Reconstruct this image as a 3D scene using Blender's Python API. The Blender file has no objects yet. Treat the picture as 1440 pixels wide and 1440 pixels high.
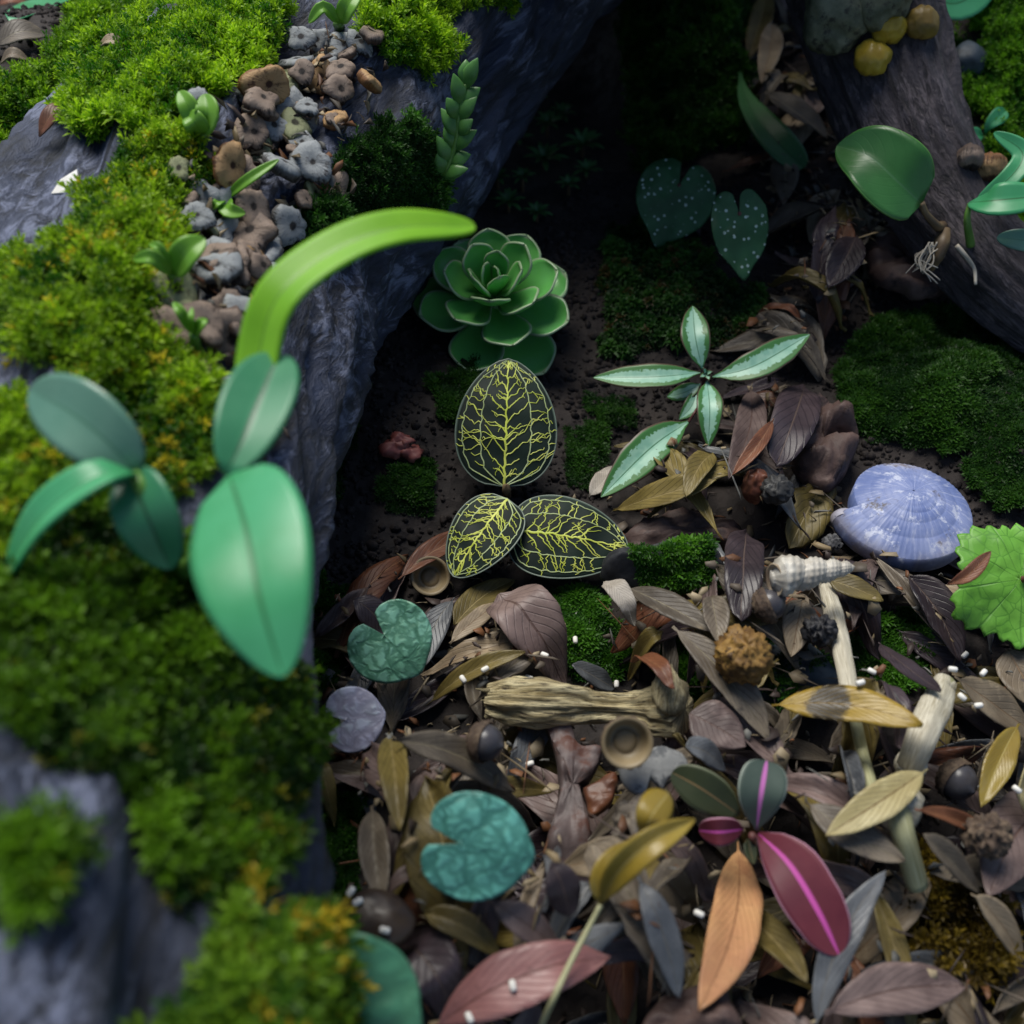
import bpy, math, random
import numpy as np
from mathutils import Vector
from mathutils.bvhtree import BVHTree

# ------------------------------------------------------------------ camera, world, sun
CM = 0.01                                   # everything below is written in centimetres
scene = bpy.context.scene
PITCH, DIST, FOV = math.radians(55), 30.0, math.radians(50)
CAM = np.array([0.0, -DIST * math.cos(PITCH), DIST * math.sin(PITCH)])
FWD = np.array([0.0, math.cos(PITCH), -math.sin(PITCH)])
RGT = np.array([1.0, 0.0, 0.0])
UPV = np.array([0.0, math.sin(PITCH), math.cos(PITCH)])
TH = math.tan(FOV / 2)
cam_data = bpy.data.cameras.new('camera')
cam_data.angle = FOV
cam_data.clip_start = 0.005
cam_data.clip_end = 50
cam_data.dof.use_dof = True
cam_data.dof.focus_distance = 0.278
cam_data.dof.aperture_fstop = 14.0
cam = bpy.data.objects.new('camera', cam_data)
scene.collection.objects.link(cam)
cam.location = CAM * CM
cam.rotation_euler = (math.pi / 2 - PITCH, 0, 0)
scene.camera = cam

SUN_EL, SUN_AZ = math.radians(57), math.radians(-22)      # azimuth from +Y towards +X
world = bpy.data.worlds.new('World')
scene.world = world
world.use_nodes = True
wn = world.node_tree
bg = wn.nodes['Background']
sky = wn.nodes.new('ShaderNodeTexSky')
sky.sky_type = 'NISHITA'
sky.sun_disc = False
sky.sun_elevation = SUN_EL
sky.sun_rotation = SUN_AZ
wn.links.new(sky.outputs[0], bg.inputs[0])
bg.inputs[1].default_value = 0.06
sun_data = bpy.data.lights.new('sun', 'SUN')
sun_data.energy = 2.6
sun_data.angle = math.radians(34)
sun_data.color = (1.0, 0.96, 0.88)
sun = bpy.data.objects.new('sun', sun_data)
scene.collection.objects.link(sun)
sd = Vector((math.cos(SUN_EL) * math.sin(SUN_AZ), math.cos(SUN_EL) * math.cos(SUN_AZ), math.sin(SUN_EL)))
sun.rotation_euler = sd.to_track_quat('Z', 'Y').to_euler()
vs = scene.view_settings
vs.view_transform = 'Standard'
vs.look = 'None'
vs.gamma = 1
vs.exposure = 0.68
scene.cycles.max_bounces = 6

# ------------------------------------------------------------------ helpers: maths
rng = np.random.default_rng(11)
random.seed(11)
UP = np.array([0.0, 0.0, 1.0])
TC = -FWD                                    # towards the viewer of the photograph

def nrm(v):
    v = np.asarray(v, float)
    return v / (np.linalg.norm(v, axis=-1, keepdims=True) + 1e-12)

def ray(px, py):
    return FWD + RGT * ((px - 720) / 720 * TH) + UPV * (-(py - 720) / 720 * TH)

def at_depth(px, py, d):
    return CAM + ray(px, py) * d

def at_z(px, py, z):
    r = ray(px, py)
    return CAM + r * ((z - CAM[2]) / r[2])

def on_plane(px, py, P, n):
    r = ray(px, py)
    return CAM + r * (np.dot(P - CAM, n) / np.dot(r, n))

def proj(P):
    d = np.asarray(P) - CAM
    z = d @ FWD
    return 720 + 720 * (d @ RGT) / z / TH, 720 - 720 * (d @ UPV) / z / TH, z

def pxcm(d):                                 # cm per photo pixel at a depth
    return d * TH / 720

def _hash(ix, iy, iz):
    h = (ix * 374761393 + iy * 668265263 + iz * 2147483647 + 1013904223) & 0xffffffff
    h = ((h ^ (h >> 13)) * 1274126177) & 0xffffffff
    h = (h ^ (h >> 16)) & 0xffff
    return h / 65535.0

def vnoise(p):
    p = np.asarray(p, float)
    i = np.floor(p).astype(np.int64)
    f = p - i
    f = f * f * (3 - 2 * f)
    r = 0
    for dx in (0, 1):
        for dy in (0, 1):
            for dz in (0, 1):
                w = ((f[..., 0] if dx else 1 - f[..., 0]) * (f[..., 1] if dy else 1 - f[..., 1]) * (f[..., 2] if dz else 1 - f[..., 2]))
                r = r + w * _hash(i[..., 0] + dx, i[..., 1] + dy, i[..., 2] + dz)
    return r * 2 - 1

def fbm(p, o=4):
    p = np.asarray(p, float)
    s, a = 0, 1.0
    for k in range(o):
        s = s + a * vnoise(p * 2 ** k + 17.3 * k)
        a *= 0.5
    return s

def inpoly(x, y, poly):
    x, y = np.asarray(x, float), np.asarray(y, float)
    r = np.zeros(x.shape, bool)
    n = len(poly)
    j = n - 1
    for i in range(n):
        xi, yi = poly[i]
        xj, yj = poly[j]
        if yi != yj:
            c = ((yi > y) != (yj > y)) & (x < (xj - xi) * (y - yi) / (yj - yi) + xi)
            r ^= c
        j = i
    return r

def spline(pts, n):
    P = np.asarray(pts, float)
    P = np.vstack([2 * P[0] - P[1], P, 2 * P[-1] - P[-2]])
    m = len(P) - 3
    t = np.linspace(0, m - 1e-6, n)
    k = t.astype(int)
    f = (t - k)[:, None]
    a, b, c, d = P[k], P[k + 1], P[k + 2], P[k + 3]
    return 0.5 * (2 * b + (c - a) * f + (2 * a - 5 * b + 4 * c - d) * f ** 2 + (3 * b - a - 3 * c + d) * f ** 3)

# ------------------------------------------------------------------ helpers: objects
ORG = {}

def tag(o, label=None, cat=None, group=None, kind=None):
    if label: o['label'] = label
    if cat: o['category'] = cat
    if group: o['group'] = group
    if kind: o['kind'] = kind
    return o

def link(o, parent, origin):
    scene.collection.objects.link(o)
    ORG[o] = np.array(origin, float)
    if parent is not None:
        o.parent = parent
        o.location = (ORG[o] - ORG[parent]) * CM
    else:
        o.location = ORG[o] * CM
    return o

def thing(name, label, cat, origin, group=None):
    o = bpy.data.objects.new(name, None)
    o.empty_display_size = 0.005
    link(o, None, origin)
    return tag(o, label, cat, group)

def mk(name, V, F, mat, parent=None, origin=None, uv=None, smooth=True, col=None, thick=0):
    V = np.asarray(V, float)
    if origin is None:
        origin = np.array([V[:, 0].mean(), V[:, 1].mean(), V[:, 2].min()])
    me = bpy.data.meshes.new(name)
    L = ((V - origin) * CM).astype(np.float32)
    if isinstance(F, np.ndarray):
        k = F.shape[1]
        me.vertices.add(len(L))
        me.vertices.foreach_set('co', L.ravel())
        me.loops.add(F.size)
        me.loops.foreach_set('vertex_index', F.ravel().astype(np.int32))
        me.polygons.add(len(F))
        me.polygons.foreach_set('loop_start', np.arange(0, F.size, k, dtype=np.int32))
        me.update(calc_edges=True)
        idx = F.ravel()
    else:
        me.from_pydata(L.tolist(), [], F)
        me.update()
        idx = np.concatenate([np.asarray(f) for f in F])
    if uv is not None:
        ul = me.uv_layers.new(name='UVMap')
        ul.data.foreach_set('uv', np.asarray(uv, np.float32)[idx].ravel())
    if col is not None:
        at = me.color_attributes.new('tint', 'FLOAT_COLOR', 'POINT')
        c4 = np.ones((len(V), 4), np.float32)
        c4[:, :3] = col
        at.data.foreach_set('color', c4.ravel())
    if smooth:
        me.polygons.foreach_set('use_smooth', np.ones(len(me.polygons), bool))
    me.materials.append(mat)
    o = bpy.data.objects.new(name, me)
    link(o, parent, origin)
    if thick:
        m = o.modifiers.new('thickness', 'SOLIDIFY')
        m.thickness = thick * CM
        m.offset = -1
    return o

def gridF(nu, nv, wu=False, wv=False):       # nu x nv vertices
    a = np.arange(nu if wu else nu - 1)
    b = np.arange(nv if wv else nv - 1)
    A, B = np.meshgrid(a, b, indexing='ij')
    A, B = A.ravel(), B.ravel()
    A2, B2 = (A + 1) % nu, (B + 1) % nv
    return np.stack([A * nv + B, A2 * nv + B, A2 * nv + B2, A * nv + B2], 1)

def frames(P, n0=None):
    T = nrm(np.gradient(P, axis=0))
    N = np.zeros_like(P)
    n = np.array(n0 if n0 is not None else (UP if abs(T[0][2]) < .9 else RGT), float)
    for i in range(len(P)):
        n = n - T[i] * np.dot(n, T[i])
        n = nrm(n)
        N[i] = n
    return T, N, np.cross(T, N)

def tube(pts, radii, seg=10, n=None, disp=None, n0=None, flat=1.0, cap=True):
    n = n or len(pts)
    P = spline(pts, n) if n != len(pts) or len(pts) > 2 else np.asarray(pts, float)
    R = np.interp(np.linspace(0, 1, n), np.linspace(0, 1, len(radii)), radii)
    T, N, B = frames(P, n0)
    th = np.linspace(0, 2 * np.pi, seg, endpoint=False)
    D = N[:, None, :] * (np.cos(th) * flat)[None, :, None] + B[:, None, :] * np.sin(th)[None, :, None]
    rr = np.repeat(R[:, None], seg, 1)
    if disp is not None:
        s = np.concatenate([[0], np.cumsum(np.linalg.norm(np.diff(P, axis=0), axis=1))])
        rr = rr * (1 + disp(np.repeat(s[:, None], seg, 1), np.repeat(th[None], n, 0)))
    V = P[:, None, :] + D * rr[..., None]
    if cap:
        V = np.concatenate([np.repeat(P[:1, None], seg, 1), V, np.repeat(P[-1:, None], seg, 1)], 0)
    m = V.shape[0]
    u = np.repeat(np.linspace(0, 1, m)[:, None], seg, 1)
    v = np.repeat((th / 2 / np.pi)[None], m, 0)
    return V.reshape(-1, 3), gridF(m, seg, False, True)[:, ::-1].copy(), np.stack([u.ravel(), v.ravel()], 1)

def wrap(th, k=1.0):
    return np.cos(th) * k, np.sin(th) * k

def lathe(prof, seg=20, disp=None):          # prof: list of (r, z); local coordinates
    prof = np.asarray(prof, float)
    th = np.linspace(0, 2 * np.pi, seg, endpoint=False)
    r = np.repeat(prof[:, :1], seg, 1)
    z = np.repeat(prof[:, 1:], seg, 1)
    V = np.stack([r * np.cos(th), r * np.sin(th), z], -1)
    u = np.repeat(np.linspace(0, 1, len(prof))[:, None], seg, 1)
    v = np.repeat((th / 2 / np.pi)[None], len(prof), 0)
    V = V.reshape(-1, 3)
    if disp is not None:
        V = V + disp(V, u.ravel(), v.ravel())
    return V, gridF(len(prof), seg, False, True)[:, ::-1].copy(), np.stack([u.ravel(), v.ravel()], 1)

def basis(z, x=None):
    z = nrm(z)
    x = np.array(x if x is not None else (RGT if abs(z[0]) < .8 else UPV), float)
    x = nrm(x - z * np.dot(x, z))
    return np.stack([x, np.cross(z, x), z], 0)        # rows: local axes

def place(V, P, z, x=None, s=1.0):
    return P + (V * s) @ basis(z, x)

def blob(P, rad, z=UP, x=None, amp=.12, fr=1.5, seg=24, rings=14, seed=0, pw=1.0):
    th = np.linspace(0, np.pi, rings)
    pr = np.stack([np.sin(th), -np.cos(th)], 1)
    V, F, uv = lathe(pr, seg)
    d = fbm(V * fr + seed * 7.7, 4)
    V = V * (1 + amp * d)[:, None] * np.asarray(rad)
    return place(V, P, z, x), F, uv

# ------------------------------------------------------------------ helpers: materials
class Mat:
    def __init__(s, name):
        s.m = bpy.data.materials.new(name)
        s.m.use_nodes = True
        s.t = s.m.node_tree
        s.b = s.t.nodes['Principled BSDF']
        s.out = s.t.nodes['Material Output']
    def n(s, ty, ins=None, **kw):
        nd = s.t.nodes.new('ShaderNode' + ty)
        for k, v in kw.items(): setattr(nd, k, v)
        for k, v in (ins or {}).items():
            s.put(nd.inputs[k], v)
        return nd
    def put(s, sock, v):
        if isinstance(v, bpy.types.NodeSocket): s.t.links.new(v, sock)
        elif isinstance(v, tuple) and len(v) == 3 and sock.type == 'RGBA': sock.default_value = v + (1,)
        else: sock.default_value = v
    def math(s, op, a, b=0.0, clamp=False):
        return s.n('Math', {0: a, 1: b}, operation=op, use_clamp=clamp).outputs[0]
    def mix(s, f, a, b, mode='MIX'):
        nd = s.n('Mix', data_type='RGBA', blend_type=mode)
        s.put(nd.inputs[0], f); s.put(nd.inputs[6], a); s.put(nd.inputs[7], b)
        return nd.outputs[2]
    def step(s, x, lo, hi):
        return s.n('MapRange', {0: x, 1: lo, 2: hi, 3: 0.0, 4: 1.0}, interpolation_type='SMOOTHSTEP').outputs[0]
    def obj(s):
        return s.n('TexCoord').outputs['Object']
    def uv(s):
        return s.n('TexCoord').outputs['UV']
    def noise(s, scale, detail=4, vec=None, rough=.55, dist=0.0):
        return s.n('TexNoise', {'Vector': vec if vec is not None else s.obj(), 'Scale': scale, 'Detail': detail, 'Roughness': rough, 'Distortion': dist}).outputs[0]
    def vor(s, scale, feature='F1', vec=None, rnd=1.0):
        return s.n('TexVoronoi', {'Vector': vec if vec is not None else s.obj(), 'Scale': scale, 'Randomness': rnd}, feature=feature).outputs['Distance']
    def scaled(s, vec, sc):
        return s.n('Mapping', {0: vec, 3: sc}).outputs[0]
    def rand(s):
        return s.n('ObjectInfo').outputs['Random']
    def done(s, col, rough=.5, bump=None, bstr=.3, bdist=.02, spec=.5, coat=0, trans=0.0):
        s.put(s.b.inputs['Base Color'], col)
        s.put(s.b.inputs['Roughness'], rough)
        s.b.inputs['Specular IOR Level'].default_value = spec
        if coat: s.b.inputs['Coat Weight'].default_value = coat
        if bump is not None:
            bn = s.n('Bump', {'Strength': bstr, 'Distance': bdist * CM, 'Height': bump})
            s.t.links.new(bn.outputs[0], s.b.inputs['Normal'])
        if trans:
            tr = s.n('BsdfTranslucent', {0: col})
            mx = s.n('MixShader', {0: trans, 1: s.b.outputs[0], 2: tr.outputs[0]})
            s.t.links.new(mx.outputs[0], s.out.inputs[0])
        return s.m

def leaf_mat(name, c1, c2, rib=None, rib_w=.05, vein=None, vn=9, vs_=.35, vw=.12, edge=None, edge_w=.06, rough=.5,
             blot=None, blot_lo=.55, spec=.5, trans=0.1, coat=0, cell=None, vary=.4, bstr=.6, spot=None):
    M = Mat(name)
    sx = M.n('SeparateXYZ', {0: M.uv()})
    u = sx.outputs[0]
    v = M.math('ABSOLUTE', M.math('MULTIPLY_ADD', sx.outputs[1], 2.0))
    v.node.inputs[0].links[0].from_node.inputs[2].default_value = -1.0
    nz = M.noise(260, 8, None, .7)
    col = M.mix(M.step(M.noise(55, 5), .35, .65), c1, c2)
    if vary:
        k = M.math('MULTIPLY_ADD', M.rand(), vary * 2)
        k.node.inputs[2].default_value = 1 - vary
        cc = M.n('CombineColor', {0: k, 1: k, 2: k}).outputs[0]
        col = M.mix(1.0, col, cc, 'MULTIPLY')
    bumph = M.math('MULTIPLY', nz, .5)
    if blot is not None:
        col = M.mix(M.math('MULTIPLY', M.step(M.noise(900, 3), .58, .7), .35), col, tuple(x * .35 for x in c1))
        col = M.mix(M.math('MULTIPLY', M.step(nz, .52, .72), .4), col, tuple(min(1, x * 1.5) for x in c2))
        col = M.mix(M.math('MULTIPLY', M.step(M.noise(70, 6, rough=.65), blot_lo, blot_lo + .09), .85), col, blot)
    if spot is not None:
        dsp = M.math('ADD', M.math('ADD', M.math('ABSOLUTE', M.math('SUBTRACT', u, spot[0])), M.math('MULTIPLY', v, .06)), M.math('MULTIPLY', M.math('SUBTRACT', M.noise(130, 7, None, .7), .5), .34))
        col = M.mix(M.math('MULTIPLY', M.math('SUBTRACT', 1.0, M.step(dsp, spot[1] * .8, spot[1] * 1.15)), .92), col, spot[2])
    # side veins: oblique lines from the midrib to the margin
    w = M.math('ADD', M.math('SUBTRACT', M.math('MULTIPLY', u, float(vn)), M.math('MULTIPLY', v, vn * vs_)), M.math('MULTIPLY', M.noise(90, 2), .5))
    fr = M.math('ABSOLUTE', M.math('SUBTRACT', M.math('FRACT', w), .5))
    line = M.math('SUBTRACT', 1.0, M.step(fr, 0.0, vw))
    if vein is not None:
        col = M.mix(M.math('MULTIPLY', line, .6), col, vein)
    bumph = M.math('ADD', bumph, M.math('MULTIPLY', line, -.5))
    if cell is not None:
        cw = M.vor(cell[0], 'DISTANCE_TO_EDGE', M.n('VectorMath', {0: M.obj(), 1: M.n('VectorMath', {0: M.n('TexNoise', {'Vector': M.obj(), 'Scale': 300.0}).outputs['Color'], 'Scale': .0016}, operation='SCALE').outputs[0]}, operation='ADD').outputs[0])
        ln = M.step(cw, cell[2], cell[3])
        col = M.mix(M.math('MULTIPLY', ln, M.step(M.noise(120, 3), .25, .6)), col, cell[1])
        bumph = M.math('ADD', bumph, ln)
    ribm = M.math('SUBTRACT', 1.0, M.step(v, rib_w * .5, rib_w))
    if rib is not None:
        col = M.mix(ribm, col, rib)
    bumph = M.math('ADD', bumph, M.math('MULTIPLY', ribm, -.8))
    if edge is not None:
        col = M.mix(M.step(v, 1 - edge_w * 1.5, 1 - edge_w * .5), col, edge)
    rg = M.math('MULTIPLY_ADD', nz, .25)
    rg.node.inputs[2].default_value = rough - .12
    return M.done(col, rg, bumph, bstr, .03, spec, coat, trans)

def plain_mat(name, c1, c2, scale=120, rough=.7, bstr=.5, bdist=.03, spec=.4, dark=None, stretch=None, lo=.35, hi=.65, uvs=None, coat=0, darklo=.5):
    M = Mat(name)
    vec = M.scaled(M.uv() if uvs else M.obj(), stretch) if stretch else None
    nz = M.noise(scale, 7, vec, .62)
    col = M.mix(M.step(nz, lo, hi), c1, c2)
    h = nz
    if dark is not None:
        n2 = M.noise(scale * 2.3, 6, vec, .7)
        col = M.mix(M.step(n2, darklo, darklo + .13), col, dark)
        h = M.math('ADD', nz, M.math('MULTIPLY', n2, -.7))
    return M.done(col, rough, h, bstr, bdist, spec, coat)

def tint_mat(name, rough=.55, trans=.3, spec=.4):
    M = Mat(name)
    at = M.n('Attribute', attribute_name='tint')
    return M.done(at.outputs['Color'], rough, spec=spec, trans=trans)
# ------------------------------------------------------------------ the setting: ground
BUMPS = []
def bump(px, py, h, sx, sy, z=0.0):
    c = at_z(px, py, z)
    BUMPS.append((c[0], c[1], h, sx, sy))
bump(600, 620, 1.3, 4.0, 4.0)
bump(1420, 120, 5.0, 6.0, 7.0)
bump(1330, 560, 1.6, 3.2, 1.8)
bump(1425, 650, 0.9, 1.2, 1.2)
bump(840, 120, -1.5, 6.0, 6.0)
bump(1060, 960, .5, 1.3, 1.2)
bump(960, 420, .6, 2.6, 2.6)
bump(810, 890, .35, 1.2, 1.2)
bump(60, 120, 6.5, 9.0, 9.0, 5.0)
bump(960, 60, 3.5, 2.0, 3.2)
bump(60, 1300, 3.2, 6.0, 9.0, 4.0)
bump(1500, 1440, .8, 4.0, 4.0)

def H(x, y):
    x, y = np.asarray(x, float), np.asarray(y, float)
    h = np.zeros(np.broadcast(x, y).shape)
    for cx, cy, a, sx, sy in BUMPS:
        h = h + a * np.exp(-((x - cx) / sx) ** 2 - ((y - cy) / sy) ** 2)
    p = np.stack([x, y, x * 0], -1)
    h = h + .35 * fbm(p * .22, 3) + .1 * fbm(p * 1.3 + 5, 3) - .2
    far = np.clip((np.maximum(np.abs(x), np.abs(y - 8)) - 45) / 60, 0, 1)
    return h * (1 - far)

gx = np.concatenate([[-400, -150, -80], np.arange(-48, 48.01, .3), [80, 150, 400]])
gy = np.concatenate([[-400, -150, -70], np.arange(-30, 60.01, .3), [90, 160, 400]])
GX, GY = np.meshgrid(gx, gy, indexing='ij')
GV = np.stack([GX, GY, H(GX, GY)], -1).reshape(-1, 3)
M = Mat('dark_soil')
n1 = M.noise(90, 8, None, .7)
n2 = M.vor(260, 'F1')
soil_col = M.mix(M.step(n1, .3, .7), (.008, .006, .006), (.034, .026, .023))
soil = M.done(soil_col, .75, M.math('ADD', n1, M.math('MULTIPLY', n2, .7)), .9, .12, .35)
GF = gridF(len(gx), len(gy))
ground = mk('ground', GV, GF, soil, origin=(0, 0, 0))
tag(ground, 'dark crumbly garden soil under the moss and leaf litter', 'ground', kind='structure')
del ground['category']

def bvh_of(V, F):
    return BVHTree.FromPolygons([tuple(v) for v in V], [tuple(int(i) for i in f) for f in F])
T_GROUND = bvh_of(GV, GF)

# ------------------------------------------------------------------ driftwood
def wood_mat(name, c1, c2, c3, su, sv, rough=.5, pale=None):
    M = Mat(name)
    vec = M.scaled(M.uv(), (su, sv, 1))
    a = M.noise(3.0, 8, vec, .65, 1.2)
    b = M.noise(9.0, 6, vec, .7, .6)
    c = M.noise(38, 5)
    col = M.mix(M.step(a, .35, .62), c1, c2)
    col = M.mix(M.step(M.math('MULTIPLY', b, c), .25, .36), col, c3)
    if pale:
        col = M.mix(M.step(M.noise(30, 6, None, .6), .6, .72), col, pale)
    h = M.math('ADD', M.math('ADD', a, M.math('MULTIPLY', b, .6)), M.math('MULTIPLY', M.noise(300, 4), .15))
    return M.done(col, M.math('MULTIPLY_ADD', b, .3).node.outputs[0], h, 1.0, .22, .55)

def wood_disp(a1=.1, a2=.05, seed=0, f=3.0, twist=.05):
    def d(s, th):
        t = th + s * twist
        big = fbm(np.stack([np.cos(t) * .9, np.sin(t) * .9, s * .09 + seed], -1), 3)
        rid = fbm(np.stack([np.cos(t) * f, np.sin(t) * f, s * .16 + seed * 3], -1), 3)
        fine = fbm(np.stack([np.cos(t) * f * 3.2, np.sin(t) * f * 3.2, s * .35 + seed], -1), 3)
        return a1 * big + a2 * (np.abs(rid) * -2 + .7) + a2 * .35 * fine
    return d

log_mat = wood_mat('dark_wet_driftwood', (.008, .011, .02), (.036, .048, .09), (.17, .195, .29), 9, 16)
log_mat.node_tree.nodes['Principled BSDF'].inputs['Roughness'].default_value = .45
LOGP = [(980, -330, 7.5, 3.2), (760, -120, 5.2, 3.9), (545, 110, 4.2, 4.4), (395, 270, 4.0, 4.6), (235, 430, 4.4, 4.8), (150, 620, 5.0, 4.8),
        (100, 860, 6.0, 4.6), (70, 1100, 6.8, 4.4), (30, 1350, 7.6, 4.3), (-70, 1650, 8.0, 4.3)]
lp = [at_z(a, b, z) for a, b, z, r in LOGP]
LV, LF, LUV = tube(lp, [q[3] for q in LOGP], 150, 260, wood_disp(.13, .10, 1.0), n0=UP)
log = mk('driftwood_log', LV, LF, log_mat, uv=LUV)
tag(log, 'large dark weathered driftwood log curving beside the dark hollow, covered in bright moss', 'driftwood')
T_LOG = bvh_of(LV, LF)

# branch at the upper right, standing in the bank
br_mat = wood_mat('plum_grey_driftwood', (.022, .018, .022), (.075, .062, .072), (.17, .14, .15), 6, 10)
BRP = [(1150, -420, 13, 2.6), (1190, -140, 8.0, 2.4), (1230, 40, 5.5, 2.1), (1275, 180, 4.0, 1.75), (1345, 310, 2.6, 1.45), (1440, 420, 1.4, 1.3), (1590, 500, .6, 1.3)]
bp = [at_z(a, b, z) for a, b, z, r in BRP]
BV, BF, BUV = tube(bp, [q[3] for q in BRP], 90, 150, wood_disp(.12, .09, 4.0), n0=UP)
branch = mk('driftwood_branch', BV, BF, br_mat, uv=BUV)
tag(branch, 'purplish grey driftwood branch leaning on the bank, yellow bulbs on its upper end', 'driftwood')
T_BR = bvh_of(BV, BF)

# unseen limb between the two, put above the hollow to keep it dark
a0, a1 = at_z(830, -250, 9), at_z(1100, -330, 11)
AP = [at_z(700, -190, 7), at_z(830, -260, 10.5), at_z(980, -300, 11.5), at_z(1110, -330, 11.5)]
AV, AF, AUV = tube(AP, [3.5, 4.6, 4.8, 3.4], 70, 90, wood_disp(.12, .05, 8.0), n0=UP)
arch = mk('unseen_limb', AV, AF, log_mat, uv=AUV)
tag(arch, 'thick unseen driftwood limb shading the hollow between log and branch', 'driftwood')

# low mossy wall behind the hollow; unseen rock added behind it to block the sun
rock_mat = plain_mat('blocker_rock', (.02, .02, .022), (.06, .06, .062), 40, .7, .8, .15)
c = at_z(860, -60, 2)
V, F, uv = blob(c + np.array([3.0, 8.0, 10.0]), (12, 6, 24), amp=.2, fr=1.3, seg=60, rings=40, seed=3)
rock = mk('blocker', V, F, rock_mat, uv=uv)
tag(rock, 'dark boulder added out of view to shade the hollow', 'blocker')

# ------------------------------------------------------------------ litter height raster
RX0, RY0, RS = -22.0, -20.0, .12
RNX, RNY = int(44 / RS), int(66 / RS)
RXX, RYY = np.meshgrid(RX0 + np.arange(RNX) * RS, RY0 + np.arange(RNY) * RS, indexing='ij')
HM = H(RXX, RYY)
def hm(x, y):
    i = np.clip(np.round((np.asarray(x) - RX0) / RS).astype(int), 0, RNX - 1)
    j = np.clip(np.round((np.asarray(y) - RY0) / RS).astype(int), 0, RNY - 1)
    return HM[i, j]
def hm_put(V, pad=.02):
    V = np.asarray(V)
    i = np.round((V[:, 0] - RX0) / RS).astype(int)
    j = np.round((V[:, 1] - RY0) / RS).astype(int)
    ok = (i > 1) & (i < RNX - 2) & (j > 1) & (j < RNY - 2)
    for di in (-1, 0, 1):
        for dj in (-1, 0, 1):
            np.maximum.at(HM, (i[ok] + di, j[ok] + dj), V[ok, 2] + pad)
TS = np.linspace(9, 70, 1400)
def on(px, py, lift=0.0):
    r = ray(px, py)
    P = CAM + TS[:, None] * r
    below = P[:, 2] < hm(P[:, 0], P[:, 1]) + lift
    k = int(np.argmax(below)) if below.any() else len(TS) - 1
    return P[k]
def hit(px, py, trees=None):
    best = None
    d = Vector(nrm(ray(px, py)))
    for t in (trees or (T_LOG, T_BR, T_GROUND)):
        h = t.ray_cast(Vector(CAM), d)
        if h[0] is not None and (best is None or h[3] < best[2]):
            best = (np.array(h[0]), np.array(h[1]), h[3])
    return best

# ------------------------------------------------------------------ moss
def shoot(levels, nl, ln, wd, h, droop=.2):
    """triangles of one moss shoot, unit cm, root at origin growing +z"""
    tri = []
    r = random.Random(3)
    for k in range(levels):
        z = h * (k + .6) / levels
        sc = (1 - .25 * k / max(1, levels - 1)) if levels > 1 else 1
        el = math.radians(15 + 50 * k / max(1, levels - 1)) if levels > 1 else math.radians(35)
        for j in range(nl):
            a = 2 * math.pi * (j + .5 * (k % 2)) / nl + r.uniform(-.2, .2)
            dx, dy = math.cos(a), math.sin(a)
            l = ln * sc * r.uniform(.8, 1.2)
            mid = np.array([dx * l * .5 * math.cos(el), dy * l * .5 * math.cos(el), z + l * .55 * math.sin(el)])
            tip = np.array([dx * l * math.cos(el), dy * l * math.cos(el), z + l * math.sin(el) - droop * l])
            sd_ = np.array([-dy, dx, 0]) * wd * sc
            base = np.array([0, 0, z - .02])
            tri += [[base, mid + sd_, mid - sd_], [mid - sd_, mid + sd_, tip]]
    return np.array(tri).reshape(-1, 3, 3)

def surf_points(V, F, dens, polys, jit=14, ztop=None):
    """random points on a mesh whose projection falls in the patches of the photograph"""
    a, b, c, d = (V[F[:, k]] for k in range(4))
    cen = (a + b + c + d) / 4
    px, py, z = proj(cen)
    n = np.cross(c - a, d - b)
    ar = .5 * np.linalg.norm(n, axis=1)
    n = nrm(n)
    ok = np.zeros(len(F), bool)
    for p in polys:
        ok |= inpoly(px + jit * vnoise(cen * 1.7), py + jit * vnoise(cen * 1.7 + 40), p)
    ok &= (z > 5)
    if ztop is not None: ok &= n[:, 2] > ztop
    idx = np.nonzero(ok)[0]
    cnt = rng.poisson(ar[idx] * dens)
    f = np.repeat(idx, cnt)
    s, t = rng.random(len(f)), rng.random(len(f))
    P = (a[f] * (1 - s)[:, None] + b[f] * s[:, None]) * (1 - t)[:, None] + (d[f] * (1 - s)[:, None] + c[f] * s[:, None]) * t[:, None]
    return P, n[f]

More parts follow.
